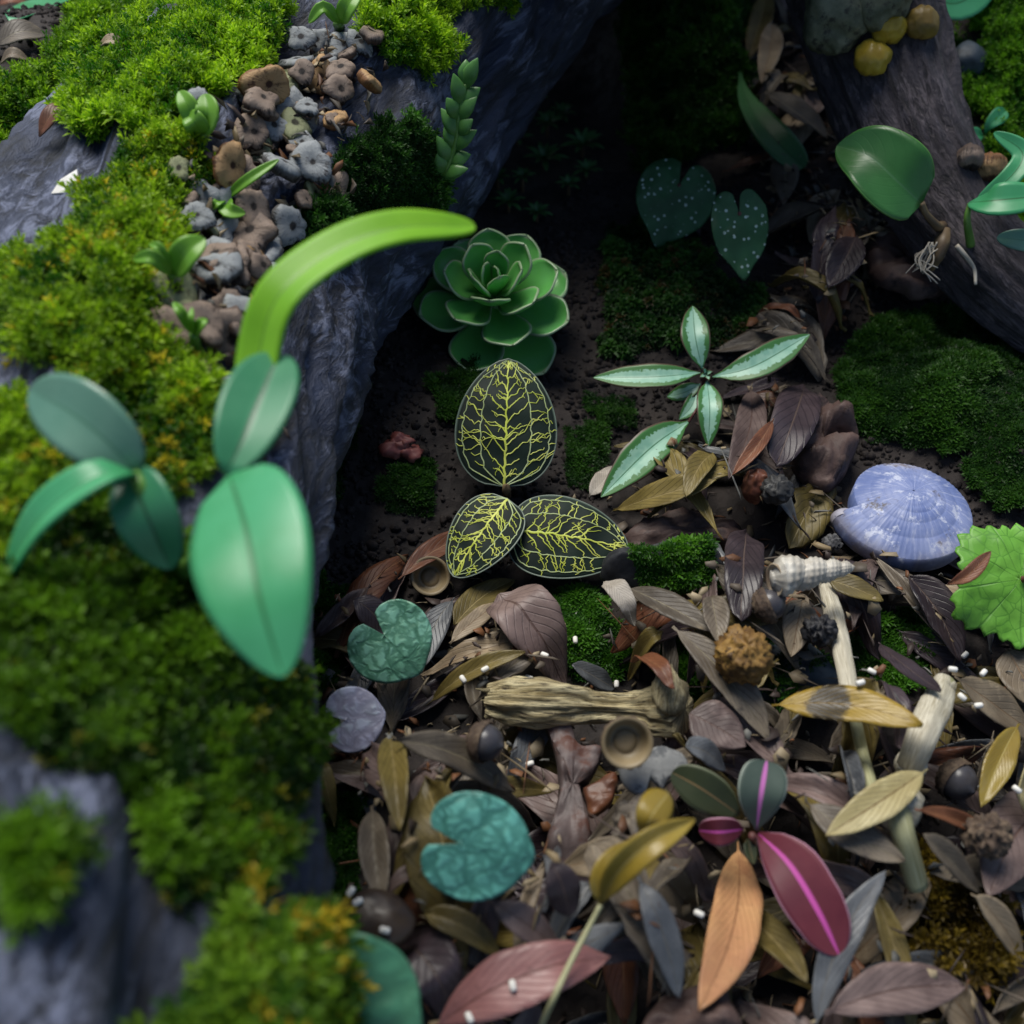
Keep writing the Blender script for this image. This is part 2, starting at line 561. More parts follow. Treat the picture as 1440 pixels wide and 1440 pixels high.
moss_mat = tint_mat('moss_leaf', .5, .5, .35)
def moss(name, label, P, N, sh, size, c_lo, c_hi, tint3=None, tprob=0.0, clump=1.2, lean=.85, hgt=.35, parent=None):
    m = len(P)
    if m == 0: return None
    ez = nrm(N * .75 + UP * .5 + rng.normal(0, lean * .5, (m, 3)))
    a = rng.normal(0, 1, (m, 3))
    ex = nrm(a - ez * (a * ez).sum(1, keepdims=True))
    ey = np.cross(ez, ex)
    cl = fbm(P * clump, 3)
    s = size * rng.uniform(.6, 1.35, m) * (1 + .25 * cl)
    base = P + N * (hgt * size * np.clip(cl + .35, -.05, 1.2))[:, None] * .8
    T = sh.reshape(-1, 3)
    W = base[:, None, :] + s[:, None, None] * (T[None, :, 0:1] * ex[:, None, :] + T[None, :, 1:2] * ey[:, None, :] + T[None, :, 2:3] * ez[:, None, :])
    k = np.clip(.4 + .6 * cl + .35 * fbm(P * 3.1 + 9, 2) + rng.normal(0, .25, m), 0, 1)[:, None]
    col = np.array(c_lo) * (1 - k) + np.array(c_hi) * k
    if tint3 is not None:
        q = (rng.random(m) < tprob * (1 + 2 * np.clip(fbm(P * .8 + 50, 2), -.5, 1))) 
        col[q] = np.array(tint3) * rng.uniform(.7, 1.2, (q.sum(), 1))
    nvt = len(T)
    C = np.repeat(col, nvt, 0)
    F = np.arange(m * nvt).reshape(-1, 3)
    o = mk(name, W.reshape(-1, 3), F, moss_mat, parent=parent, smooth=False, col=C)
    return tag(o, label, None, None, 'stuff')

SH_A = shoot(4, 4, .33, .042, .46)          # feathery log moss
SH_B = shoot(1, 5, .22, .035, .18, 0)       # short velvet moss
SH_S = shoot(3, 7, .42, .05, .25, .3)       # star moss
m_log_bright = [[(130, 60), (200, 40), (390, -10), (405, 60), (330, 130), (240, 185), (110, 195), (90, 150)],
                [(515, -60), (655, -60), (640, 70), (600, 112), (540, 80), (505, 40)], [(660, -40), (730, -40), (715, 8), (665, 12)]]
m_log_mid = [[(180, 215), (270, 200), (290, 260), (250, 330), (200, 350), (115, 320), (150, 280)],
             [(5, 400), (90, 345), (220, 345), (245, 430), (235, 505), (130, 525), (15, 500)],
             [(105, 500), (240, 485), (295, 560), (315, 640), (255, 700), (170, 660), (100, 570)],
             [(-60, 600), (80, 580), (135, 650), (60, 790), (-60, 830)]]
m_log_low = [[(20, 770), (180, 700), (280, 800), (310, 880), (415, 940), (428, 1060), (415, 1120), (330, 1130), (170, 1095), (60, 1065), (10, 1010), (-40, 900)],
             [(165, 1090), (300, 1100), (425, 1080), (405, 1180), (370, 1255), (300, 1270), (250, 1275), (205, 1190)],
             [(5, 1205), (110, 1155), (125, 1200), (60, 1290), (5, 1310)]]
m_log_yel = [[(265, 1370), (330, 1290), (450, 1305), (470, 1500), (250, 1500)]]
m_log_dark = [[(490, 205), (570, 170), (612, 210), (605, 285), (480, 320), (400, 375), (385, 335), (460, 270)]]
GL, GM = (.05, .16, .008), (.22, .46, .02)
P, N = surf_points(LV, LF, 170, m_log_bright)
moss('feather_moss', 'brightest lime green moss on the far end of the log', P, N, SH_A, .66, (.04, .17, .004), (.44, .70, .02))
P, N = surf_points(LV, LF, 170, m_log_mid)
moss('feather_moss', 'yellow green moss cushions on the log beside the bulb heap', P, N, SH_A, .7, (.03, .12, .005), (.38, .60, .02), (.65, .55, .03), .05)
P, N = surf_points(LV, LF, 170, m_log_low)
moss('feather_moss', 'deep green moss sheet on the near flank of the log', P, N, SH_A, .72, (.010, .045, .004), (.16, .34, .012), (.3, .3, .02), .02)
P, N = surf_points(LV, LF, 90, m_log_yel)
moss('feather_moss', 'coarse yellow tipped moss at the low end of the log', P, N, SH_A, 1.0, (.03, .11, .01), (.2, .36, .02), (.6, .45, .03), .18)
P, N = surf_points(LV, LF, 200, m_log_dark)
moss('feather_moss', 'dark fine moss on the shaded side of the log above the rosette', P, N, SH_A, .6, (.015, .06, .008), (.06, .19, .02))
g_left = [[(-60, 100), (60, 115), (90, 50), (200, -20), (390, -60), (420, 60), (240, 190), (110, 200), (-60, 260)]]
P, N = surf_points(GV, GF, 90, g_left)
moss('ground_moss', 'bright green moss carpet on the bank behind the log', P, N, SH_A, .75, (.03, .14, .005), (.36, .62, .02))
g_velvet = [[(1172, 530), (1225, 462), (1330, 445), (1500, 440), (1640, 470), (1680, 600), (1560, 660), (1360, 640), (1200, 612)], [(1362, 630), (1490, 590), (1490, 730), (1400, 715), (1358, 690)]]
P, N = surf_points(GV, GF, 560, g_velvet, 5)
moss('cushion_moss', 'dense dark green velvet moss cushion behind the blue snail shell', P, N, SH_B, .62, (.012, .05, .006), (.05, .15, .012), clump=.9, hgt=.6)
g_small = [[(758, 840), (840, 825), (885, 900), (875, 955), (800, 945), (755, 890)], [(885, 775), (1000, 765), (1005, 820), (900, 832)],
           [(900, 900), (965, 885), (995, 995), (940, 965)], [(440, 800), (485, 830), (485, 965), (440, 955)], [(430, 1110), (505, 1125), (505, 1295), (440, 1305)],
           [(1190, 890), (1300, 850), (1320, 960), (1200, 1005)], [(1055, 900), (1160, 920), (1150, 985), (1060, 1010)]]
P, N = surf_points(GV, GF, 480, g_small, 8)
moss('ground_moss', 'small green moss tufts showing between the dead leaves', P, N, SH_B, .6, (.015, .07, .006), (.08, .24, .015), hgt=.3)
g_soil = [[(600, 530), (670, 508), (685, 580), (620, 595)], [(400, 540), (500, 560), (485, 705), (410, 690)], [(795, 600), (855, 600), (845, 680), (790, 685)],
          [(530, 680), (612, 650), (605, 712), (540, 725)], [(818, 560), (900, 550), (895, 605), (830, 605)]]
P, N = surf_points(GV, GF, 480, g_soil)
moss('ground_moss', 'low dark moss patches on bare soil around the jewel leaves', P, N, SH_B, .5, (.01, .045, .006), (.045, .14, .012))
g_star = [[(845, 345), (900, 315), (1000, 375), (1050, 415), (1075, 470), (980, 490), (850, 490)]]
P, N = surf_points(GV, GF, 70, g_star)
moss('star_moss', 'dark star moss carpet below the spotted leaves', P, N, SH_S, .65, (.012, .045, .008), (.05, .16, .02), (.1, .07, .02), .06)
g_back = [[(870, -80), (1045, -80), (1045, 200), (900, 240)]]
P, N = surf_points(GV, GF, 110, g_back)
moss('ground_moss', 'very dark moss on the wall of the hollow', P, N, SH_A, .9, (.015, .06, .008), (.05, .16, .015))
g_right = [[(1320, 60), (1370, 60), (1380, -60), (1640, -60), (1640, 420), (1350, 395), (1330, 280), (1400, 200), (1340, 150)]]
P, N = surf_points(GV, GF, 100, g_right)
moss('ground_moss', 'bright moss on the bank right of the branch', P, N, SH_A, .7, (.03, .14, .006), (.22, .48, .02))
# soil crumbs
ic = blob(np.zeros(3), (1, 1, 1), amp=.25, fr=2, seg=6, rings=5, seed=2)
P, N = surf_points(GV, GF, 55, [[(390, 430), (640, 430), (830, 250), (1440, 250), (1480, 800), (1180, 640), (1000, 560), (860, 700), (640, 860), (440, 900)], [(-40, -60), (200, -60), (130, 70), (60, 130), (-40, 120)]])
keep = rng.random(len(P)) < np.clip(.55 + .6 * fbm(P * .5, 2), .15, 1)
P = P[keep]
s = .045 + .12 * rng.random(len(P)) ** 3
rot = rng.random((len(P), 3)) * .6 + .6
V = P[:, None, :] + ic[0][None] * s[:, None, None] * rot[:, None, :]
F = (ic[1][None] + (np.arange(len(P)) * len(ic[0]))[:, None, None]).reshape(-1, 4)
cr = mk('soil_crumbs', V.reshape(-1, 3), F, soil, smooth=False)
tag(cr, 'loose dark soil crumbs around the rosette and jewel leaves', None, None, 'stuff')
# ------------------------------------------------------------------ leaves: shapes
def prof(a, b, pet=0.0, pw=.05):
    uu = np.linspace(0, 1, 400)
    f = uu ** a * (1 - uu) ** b
    mx = f.max()
    def g(u):
        t = np.clip((u - pet) / (1 - pet), 0, 1)
        return np.maximum(t ** a * (1 - t) ** b / mx, np.where(u < 1, pw, .0) * (1 - u * .7))
    return g
LANCE, OVATE, OBOV, ELLIP, NARROW = prof(.75, .85, .05), prof(.5, .8, .03), prof(1.0, .45, .06), prof(.55, .55, .03), prof(.9, 1.0, .1)

def sheet(P, N, S, w, L, nv=8, fold=.15, cup=0.0, wav=.0, seed=0, edge=0.0, twist=0.0, us=None):
    """P,N,S: spine points, normals and side vectors; w half widths -> surface grid"""
    n = len(P)
    u = (np.linspace(0, 1, n) if us is None else us)[:, None]
    v = np.linspace(-1, 1, nv + 1)[None]
    ww = np.asarray(w)[:, None]
    if twist:
        ang = twist * (u - .3)
        S, N = S * np.cos(ang) + N * np.sin(ang), N * np.cos(ang) - S * np.sin(ang)
    ed = 1.0
    if edge:
        q = np.stack([u * L * 2.2 + v * 0, np.sign(v) * 3 + u * 0, u * 0 + v * 0 + seed], -1)
        ed = 1 + edge * fbm(q, 3) * np.abs(v) ** 3
    lat = ww * v * ed * math.cos(fold)
    up = ww * np.abs(v) * math.sin(fold) + cup * ww * v ** 2
    if wav:
        q = np.stack([u * 4 + v * 0, v * 1.3 + u * 0, u * 0 + v * 0 + seed * 3.1], -1)
        up = up + wav * fbm(q, 2) * (.3 + np.abs(v))
    V = P[:, None, :] + S[:, None, :] * lat[..., None] + N[:, None, :] * up[..., None]
    UV_ = np.stack([np.repeat(u, nv + 1, 1), np.repeat(.5 + .5 * v, n, 0)], -1)
    return V.reshape(-1, 3), gridF(n, nv + 1)[:, ::-1].copy(), UV_.reshape(-1, 2)

def spine_sheet(ctrl, W, pf, n=16, nv=8, nref=None, **kw):
    """a leaf along control points in space; nref: which way its upper face looks"""
    us = 1 - (1 - np.linspace(0, 1, n)) ** 2.0
    Pf = spline(ctrl, 200)
    al = np.concatenate([[0], np.cumsum(np.linalg.norm(np.diff(Pf, axis=0), axis=1))])
    P = np.stack([np.interp(us, al / al[-1], Pf[:, k]) for k in range(3)], 1)
    T = nrm(np.gradient(P, axis=0))
    ref = np.asarray(nref if nref is not None else UP, float)
    if ref.ndim == 1: ref = np.repeat(ref[None], n, 0)
    S = nrm(np.cross(T, ref))
    N = np.cross(S, T)
    L = np.linalg.norm(np.diff(P, axis=0), axis=1).sum()
    w = W * pf(us)
    w[-1] = min(w[-1], .004)
    return sheet(P, N, S, w, L, nv, us=us, **kw)

def px_leaf(name, parent, ctrl, wpx, pf, mat, nref=None, thick=.03, n=18, nv=8, **kw):
    """ctrl: (photo x, photo y, depth) along the leaf; wpx: widest half in photo px at the middle"""
    pts = [at_depth(*c) for c in ctrl]
    d = ctrl[len(ctrl) // 2][2]
    V, F, uv = spine_sheet(pts, wpx * pxcm(d), pf, n, nv, nref if nref is not None else TC * .6 + UP * .4, **kw)
    return mk(name, V, F, mat, parent=parent, uv=uv, thick=thick)

def litter_leaf(name, mat, b, t, W, pf, lift=(0.03, .03), fold=.2, bend=.15, cup=.0, wav=.06, edge=.0, seed=0, n=14, nv=6, roll=0.0, twist=0, mid_lift=.05, into=None):
    """a dead leaf lying on what is already there; b, t: points in space (z ignored)"""
    q = np.linspace(0, 1, n)
    xy = b[None, :2] * (1 - q)[:, None] + t[None, :2] * q[:, None]
    A = nrm(np.append((t - b)[:2], 0))
    S2 = np.cross(A, UP)
    # bow sideways a little
    L = np.linalg.norm((t - b)[:2])
    bow = (random.Random(seed).uniform(-.08, .08)) * L
    xy = xy + S2[None, :2] * (np.sin(np.pi * q) * bow)[:, None]
    hh = hm(xy[:, 0], xy[:, 1])
    for sd2 in (-.6, .6):
        o = xy + S2[None, :2] * sd2 * W * pf(q)[:, None]
        hh = np.maximum(hh, hm(o[:, 0], o[:, 1]) - .12)
    # stiff spine: the line that keeps above the support
    zb, zt = hh[0] + lift[0], hh[-1] + lift[1]
    line = zb * (1 - q) + zt * q + bend * L * .3 * np.sin(np.pi * q)
    gap = np.max(hh + .02 - line)
    if gap > 0: line = line + gap * np.clip(np.sin(np.pi * np.clip(q, .08, .92)) * 1.15, 0, 1)
    P = np.column_stack([xy, line])
    T = nrm(np.gradient(P, axis=0))
    ref = UP + S2 * roll
    S = nrm(np.cross(T, ref)); N = np.cross(S, T)
    w = W * pf(q); w[-1] = .004
    V, F, uv = sheet(P, N, S, w, L, nv, fold, cup, wav * W, seed, edge, twist)
    hm_put(V)
    if into is not None:
        into.append((V, F, uv))
        return None
    return mk(name, V, F, mat, uv=uv, thick=.025)

# ------------------------------------------------------------------ leaf materials
DRY = {
 'greybrown': leaf_mat('dead_leaf_grey_brown', (.085, .068, .05), (.20, .165, .12), rib=(.20, .17, .11), vein=(.07, .055, .045), blot=(.05, .04, .036), blot_lo=.6, rough=.5),
 'olive': leaf_mat('dead_leaf_olive', (.09, .066, .015), (.19, .145, .04), rib=(.26, .2, .08), vein=(.07, .055, .02), blot=(.05, .04, .02), blot_lo=.62, rough=.48),
 'plum': leaf_mat('dead_leaf_plum', (.030, .021, .026), (.065, .046, .052), rib=(.10, .07, .06), vein=(.02, .015, .02), blot=(.10, .06, .05), blot_lo=.64, rough=.4),
 'tan': leaf_mat('dead_leaf_tan', (.2, .15, .095), (.38, .30, .2), rib=(.2, .13, .07), vein=(.2, .15, .1), blot=(.12, .09, .06), blot_lo=.62, rough=.5),
 'rust': leaf_mat('dead_leaf_rust', (.10, .035, .017), (.21, .08, .035), rib=(.26, .13, .06), vein=(.08, .03, .02), blot=(.06, .03, .02), blot_lo=.6, rough=.45),
 'slate': leaf_mat('dead_leaf_slate', (.06, .066, .075), (.17, .18, .19), rib=(.16, .15, .13), vein=(.05, .05, .06), blot=(.05, .05, .05), blot_lo=.62, rough=.42),
 'mauve': leaf_mat('dead_leaf_mauve', (.09, .06, .055), (.2, .145, .13), rib=(.1, .06, .05), vein=(.09, .06, .06), blot=(.09, .06, .055), blot_lo=.58, rough=.5),
}
yellow_blot = leaf_mat('yellow_leaf', (.28, .18, .018), (.36, .24, .03), rib=(.2, .12, .02), rib_w=.04, vein=(.26, .17, .03), vn=12, spot=(.38, .15, (.012, .011, .011)), blot=(.09, .06, .03), blot_lo=.63, rough=.4, vary=0)
mustard = leaf_mat('mustard_leaf', (.24, .165, .02), (.32, .24, .045), rib=(.42, .34, .12), vein=(.17, .11, .02), vn=14, rough=.32, vary=.15)
cream = leaf_mat('cream_leaf', (.34, .28, .12), (.48, .42, .22), rib=(.16, .1, .03), vein=(.26, .2, .1), vn=10, blot=(.2, .15, .08), blot_lo=.62, rough=.5, vary=0)
orange = leaf_mat('orange_leaf', (.46, .22, .105), (.52, .29, .13), rib=(.24, .11, .05), rib_w=.04, vein=(.42, .22, .1), vn=13, blot=(.34, .15, .07), blot_lo=.6, rough=.42, vary=0)
rose = leaf_mat('rose_leaf', (.27, .12, .115), (.36, .19, .175), rib=(.17, .07, .06), vein=(.22, .1, .1), vn=10, blot=(.2, .1, .1), blot_lo=.6, rough=.4, vary=0)
lace = leaf_mat('lace_leaf', (.36, .32, .27), (.5, .46, .4), rib=(.5, .46, .4), vein=(.12, .1, .08), vn=12, blot=(.08, .07, .05), blot_lo=.5, rough=.6, vary=0)

# ------------------------------------------------------------------ ground objects that the litter leans on
stone_mat = plain_mat('blue_grey_stone', (.03, .045, .06), (.07, .095, .12), 60, .55, .6, .06, dark=(.02, .025, .03))
STONES = []
def stone(px, py, r, label, seed, mat=None, sq=.6):
    P = on(px, py, 0)
    V, F, uv = blob(P + UP * r[2] * .35, r, amp=.16, fr=1.1, seed=seed, seg=36, rings=22)
    hm_put(V)
    STONES.append((V, F))
    return tag(mk('stone', V, F, mat or stone_mat, uv=uv), label, 'stone')
mossy_stone = stone(1100, 960, (1.35, 1.0, .75), 'rounded blue grey stone with moss flecks above the blotched yellow leaf', 5)
Pm, Nm = surf_points(STONES[0][0], STONES[0][1], 220, [[(1040, 890), (1100, 880), (1170, 930), (1120, 1000), (1080, 1000)]], 30)
keep = fbm(Pm * 1.6, 3) > -.05
moss('ground_moss', 'moss flecks on the rounded stone', Pm[keep], Nm[keep], SH_B, .5, (.012, .06, .006), (.05, .17, .012))
stone(845, 1305, (.95, .7, .7), 'dark blue stone beside the mustard leaf stalk', 9)
stone(1265, 1375, (.8, .5, .35), 'small deep blue stone between lower litter leaves', 12)

# ------------------------------------------------------------------ litter: filler leaves
lit_polys = [[(455, 870), (600, 790), (850, 690), (990, 600), (1060, 540), (1170, 600), (1185, 700), (1200, 790), (1340, 760), (1470, 760), (1470, 1500), (430, 1500), (440, 1320)],
             [(1040, -20), (1130, -20), (1190, 170), (1290, 350), (1180, 470), (1080, 540), (1030, 480), (1100, 400), (1070, 260), (1040, 200)]]
avoid = [[(600, 670), (900, 670), (900, 835), (600, 835)], [(845, 1015), (910, 1015), (910, 1085), (845, 1085)], [(758, 840), (840, 825), (885, 900), (875, 955), (800, 945), (755, 890)], [(1190, 890), (1300, 850), (1320, 960), (1200, 1005)],
         [(885, 775), (1000, 765), (1005, 820), (900, 832)], [(1250, 1270), (1300, 1250), (1390, 1300), (1400, 1400), (1290, 1400)], [(1050, 900), (1160, 915), (1150, 985), (1060, 1010)], [(430, 1110), (505, 1125), (505, 1295), (440, 1305)]]
KINDS = [('greybrown', 'grey brown leaf', .30), ('olive', 'olive brown leaf', .24),
         ('plum', 'blackish plum leaf', .12), ('mauve', 'mauve brown leaf', .14),
         ('slate', 'slate grey leaf', .10), ('rust', 'rusty red leaf', .06), ('tan', 'pale tan leaf', .04)]
LAND = [((1265, 705), 'the blue snail shell'), ((1135, 805), 'the turret shell'), ((825, 985), 'the weathered twig'), ((1040, 930), 'the golden seed ball'), ((1110, 950), 'the mossy stone'),
        ((1190, 1010), 'the blotched yellow leaf'), ((1230, 1130), 'the cream leaf'), ((1345, 1115), 'the dark tipped acorn'), ((1125, 1260), 'the crimson leaf'), ((1010, 1300), 'the orange leaf'),
        ((910, 1200), 'the mustard leaf pair'), ((675, 1185), 'the largest teal heart leaf'), ((548, 895), 'the open notched heart leaf'), ((490, 1010), 'the lavender heart leaf'), ((730, 1400), 'the dusty rose leaf'),
        ((1310, 1320), 'the tangled yellow moss'), ((1390, 830), 'the lobed green leaf'), ((875, 1045), 'the empty acorn cup'), ((795, 1130), 'the crooked bark flake'), ((950, 750), 'the reddish bark piece'),
        ((1150, 630), 'the upright bark lump'), ((995, 560), 'the variegated seedling'), ((850, 1310), 'the dark blue stone'), ((1300, 1040), 'the thick jointed stem'), ((1240, 240), 'the broad orchid leaf'),
        ((1085, 180), 'the drooping strap leaf'), ((1045, 330), 'the spotted leaf'), ((745, 910), 'the veined mauve leaf'), ((515, 1400), 'the blurred green leaf'), ((1400, 1410), 'the pale mottled branch'), ((800, 750), 'the jewel leaves'), ((1090, 1180), 'the pink veined plant')]
def near_words(px, py):
    q = sorted(LAND, key=lambda l: (l[0][0] - px) ** 2 + (l[0][1] - py) ** 2)
    d = math.hypot(q[0][0][0] - px, q[0][0][1] - py)
    return ('touching ' + q[0][1]) if d < 45 else 'between ' + q[0][1] + ' and ' + q[1][1]
rl = random.Random(5)
cnt = 0
for i in range(900):
    if cnt >= 235: break
    px, py = rl.uniform(420, 1480), rl.uniform(-20, 1480)
    ok = any(inpoly(np.array([px]), np.array([py]), p)[0] for p in lit_polys)
    if not ok or any(inpoly(np.array([px]), np.array([py]), p)[0] for p in avoid): continue
    c = on(px, py, 0)
    if hit(px, py, (T_LOG, T_BR)) is not None: continue
    k = rl.choices(KINDS, [q[2] for q in KINDS])[0]
    a = rl.uniform(0, 2 * math.pi)
    L = rl.uniform(1.5, 4.0)
    d = np.array([math.cos(a), math.sin(a), 0]) * L / 2
    W = L * rl.choice([rl.uniform(.07, .13), rl.uniform(.07, .13), rl.uniform(.12, .19)])
    o = litter_leaf('dead_leaf', DRY[k[0]], c - d, c + d, W, rl.choice([LANCE, LANCE, NARROW, OVATE, OBOV]), (rl.uniform(0, .25), rl.uniform(0, .25)),
                    fold=rl.uniform(-.1, .8), bend=rl.uniform(-.1, .3), cup=rl.uniform(-.2, .4), wav=rl.uniform(.1, .5), edge=rl.uniform(.05, .3), seed=i, roll=rl.uniform(-.35, .35), twist=rl.uniform(-.7, .7))
    size = 'short' if L < 2.3 else ('long' if L > 3.4 else 'narrow' if W / L < .14 else 'broad' if W / L > .175 else '')
    tag(o, (size + ' ' + k[1] + ' ' + near_words(px, py)).strip(), 'leaf', 'leaves in the litter')
    cnt += 1
# the litter goes on beyond the picture: one mass per colour
def mass(name, label, mat, polys, n, x0, x1, y0, y1, seed):
    r, got = random.Random(seed), []
    for i in range(n):
        px, py = r.uniform(x0, x1), r.uniform(y0, y1)
        if not any(inpoly(np.array([px]), np.array([py]), p)[0] for p in polys): continue
        c = on(px, py, 0); a = r.uniform(0, 6.28); L = r.uniform(1.6, 4.0)
        d = np.array([math.cos(a), math.sin(a), 0]) * L / 2
        litter_leaf(name, mat, c - d, c + d, L * r.uniform(.08, .18), r.choice([LANCE, NARROW, OVATE]), (r.uniform(0, .25), r.uniform(0, .25)), fold=r.uniform(0, .7), bend=r.uniform(-.1, .3), cup=r.uniform(-.2, .4), wav=r.uniform(.1, .5), edge=r.uniform(.05, .3), seed=i, roll=r.uniform(-.3, .3), twist=r.uniform(-.7, .7), into=got)
    k, VV, FF, UU = 0, [], [], []
    for V, F, uv in got:
        VV.append(V); FF.append(F + k); UU.append(uv); k += len(V)
    tag(mk(name, np.concatenate(VV), np.concatenate(FF), mat, uv=np.concatenate(UU), thick=.025), label, None, None, 'stuff')
out_p = [[(1520, 800), (1800, 820), (1850, 1500), (1520, 1500)], [(420, 1510), (1850, 1510), (1850, 1720), (400, 1720)]]
for q, (kd, lab) in enumerate([('greybrown', 'grey brown leaf litter beyond the lobed leaf'), ('olive', 'olive leaf litter beyond the lobed leaf'), ('mauve', 'mauve leaf litter beyond the lobed leaf')]):
    mass('leaf_litter', lab, DRY[kd], out_p, 75, 400, 1850, 800, 1720, 60 + q)
# yellow brown tangle lying on the litter
P, N = surf_points(GV, GF, 75, [[(1250, 1280), (1300, 1255), (1385, 1300), (1400, 1390), (1290, 1395)]], 22)
P[:, 2] = np.minimum(hm(P[:, 0], P[:, 1]), P[:, 2] + 1.2) + .05
moss('tangled_moss', 'yellow brown tangled moss lump beside the thick pale stem', P, N, SH_A, 1.0, (.07, .045, .006), (.30, .21, .02), hgt=.6, lean=1.4)
# crumbs of leaf, stalks and chips between them
P, N = surf_points(GV, GF, 9, lit_polys)
m = len(P)
ez = nrm(UP + rng.normal(0, .5, (m, 3)))
a = rng.normal(0, 1, (m, 3)); ex = nrm(a - ez * (a * ez).sum(1, keepdims=True)); ey = np.cross(ez, ex)
ln = rng.uniform(.1, .55, m); wd = np.where(rng.random(m) < .5, .03, ln * rng.uniform(.3, .8, m))
straw = rng.random(m) < .05
ln[straw] = rng.uniform(.8, 2.2, straw.sum()); wd[straw] = rng.uniform(.03, .06, straw.sum())
ez[straw] = nrm(UP + rng.normal(0, .12, (straw.sum(), 3))); ex = nrm(a - ez * (a * ez).sum(1, keepdims=True)); ey = np.cross(ez, ex)
P = P.copy(); P[:, 2] = np.where((rng.random(m) < .5) | straw, hm(P[:, 0], P[:, 1]), P[:, 2]) + .05
cor = np.array([[-1, -.3, 0], [-.2, -1, .06], [1, -.2, 0], [.8, .7, .05], [-.5, .8, .02]])
V = P[:, None] + ex[:, None] * (cor[None, :, :1] * ln[:, None, None] / 2) + ey[:, None] * (cor[None, :, 1:2] * wd[:, None, None] / 2) + ez[:, None] * (cor[None, :, 2:] * 1.0)
pal = np.array([(.1, .08, .06), (.2, .15, .08), (.05, .035, .03), (.3, .24, .15), (.16, .07, .03), (.13, .13, .12)])
C = np.repeat(pal[rng.integers(0, len(pal), m)] * rng.uniform(.6, 1.2, (m, 1)), 5, 0)
o = mk('leaf_crumbs', V.reshape(-1, 3), np.arange(m * 5).reshape(-1, 5), tint_mat('leaf_crumb', .6, 0), smooth=False, col=C, thick=.02)
tag(o, 'fine broken leaf bits and stalks in the litter', None, None, 'stuff')

# ------------------------------------------------------------------ rough woody things in the litter
bark_mat = plain_mat('reddish_bark', (.055, .034, .03), (.13, .082, .07), 45, .65, .8, .08, dark=(.03, .02, .02))
flake_mat = plain_mat('brown_flake', (.06, .045, .045), (.14, .105, .1), 60, .55, .7, .06, dark=(.09, .04, .03))
grey_mat = plain_mat('grey_lichen_flake', (.15, .155, .155), (.3, .3, .29), 90, .8, .8, .05, dark=(.08, .085, .09))
SLABS = {}
def slab(name, pts, h, mat, label, cat, lift=.1, seed=0, amp=.26, crown=.2, n=14):
    """an irregular flat piece: outline pixels on the ground, real thickness h, uneven top"""
    c0 = np.mean(pts, 0)
    k = 46
    loop = spline(np.vstack([pts, pts[:1]]).astype(float), k + 1)[:-1]
    Pc = on(c0[0], c0[1], lift)
    W0 = np.array([on_plane(a, b, Pc, UP) for a, b in loop])
    base = np.mean(W0, 0)
    rings = [(0.0, 1), (.15, 1), (.3, 1), (.45, 1), (.6, 1), (.72, .98), (.85, .92), (.94, .8), (1.0, .55), (1.02, 0.0), (.9, -.3), (0, -.3)]
    V = []
    for f, z in rings:
        R = base + (W0 - base) * f
        dz = h * z + crown * h * (1 - f ** 2) * (1 if z > 0 else 0)
        nz = fbm(R * np.array([1.1, 2.6, 1]) + seed, 5) * amp * (1 if z > 0 else .2) * h * 3
        jag = fbm(R * 4 + seed, 3)[:, None] * (W0 - base) * .06 * (f > .8)
        V.append(R + jag + UP * (dz + nz)[:, None])
    V = np.concatenate(V)
    hm_put(V)
    o = mk(name, V, gridF(len(rings), k, False, True), mat, uv=np.column_stack([V[:, 0] * .1, V[:, 1] * .1]))
    SLABS[label] = (V, gridF(len(rings), k, False, True))
    return tag(o, label, cat)
slab('bark_piece', [(872, 765), (920, 738), (990, 728), (1040, 745), (1030, 775), (960, 772), (900, 792)], .45, bark_mat, 'reddish brown bark piece right of the jewel leaves', 'bark', seed=1)
slab('bark_piece', [(1115, 600), (1150, 570), (1190, 600), (1200, 640), (1170, 690), (1130, 680), (1110, 640)], .7, bark_mat, 'upright reddish bark lump left of the blue snail shell', 'bark', seed=2, lift=.2)
slab('bark_piece', [(1205, 350), (1280, 330), (1330, 380), (1340, 405), (1290, 420), (1230, 395)], .5, bark_mat, 'flaky brown bark under the roots of the broad green leaf', 'bark', seed=3)
slab('wood_piece', [(850, 790), (900, 780), (990, 770), (1010, 800), (1000, 830), (900, 830), (850, 815)], .5, plain_mat('rotten_wood', (.012, .014, .018), (.05, .052, .06), 70, .7, 1.0, .1), 'dark rotten wood piece with a moss cap below the bark', 'wood', seed=4)
Vs, Fs = SLABS['dark rotten wood piece with a moss cap below the bark']
P, N = surf_points(Vs, Fs, 420, [[(890, 775), (1000, 762), (1012, 810), (985, 832), (905, 830)]], 6)
moss('ground_moss', 'green moss cap on the dark rotten wood piece', P, nrm(N * np.sign(N[:, 2:])), SH_B, .6, (.02, .09, .006), (.11, .3, .015), hgt=.25)
slab('bark_flake', [(765, 1020), (800, 1020), (815, 1050), (845, 1060), (830, 1100), (815, 1110), (830, 1180), (820, 1225), (790, 1240), (770, 1190), (785, 1120), (780, 1060)], .35, flake_mat, 'crooked brown bark flake below the weathered twig', 'bark', lift=.35, seed=5)
slab('lichen_flake', [(862, 1070), (890, 1075), (905, 1060), (935, 1050), (960, 1065), (965, 1085), (940, 1095), (930, 1110), (910, 1095), (905, 1120), (880, 1105)], .12, grey_mat, 'thin pale grey lichen flake against the empty acorn cup', 'lichen', lift=.55, seed=6, amp=.1)
slab('bark_flake', [(820, 1110), (865, 1090), (860, 1130), (830, 1150)], .2, DRY['rust'], 'shiny dark red bark scrap beside the crooked flake', 'bark', lift=.3, seed=7)
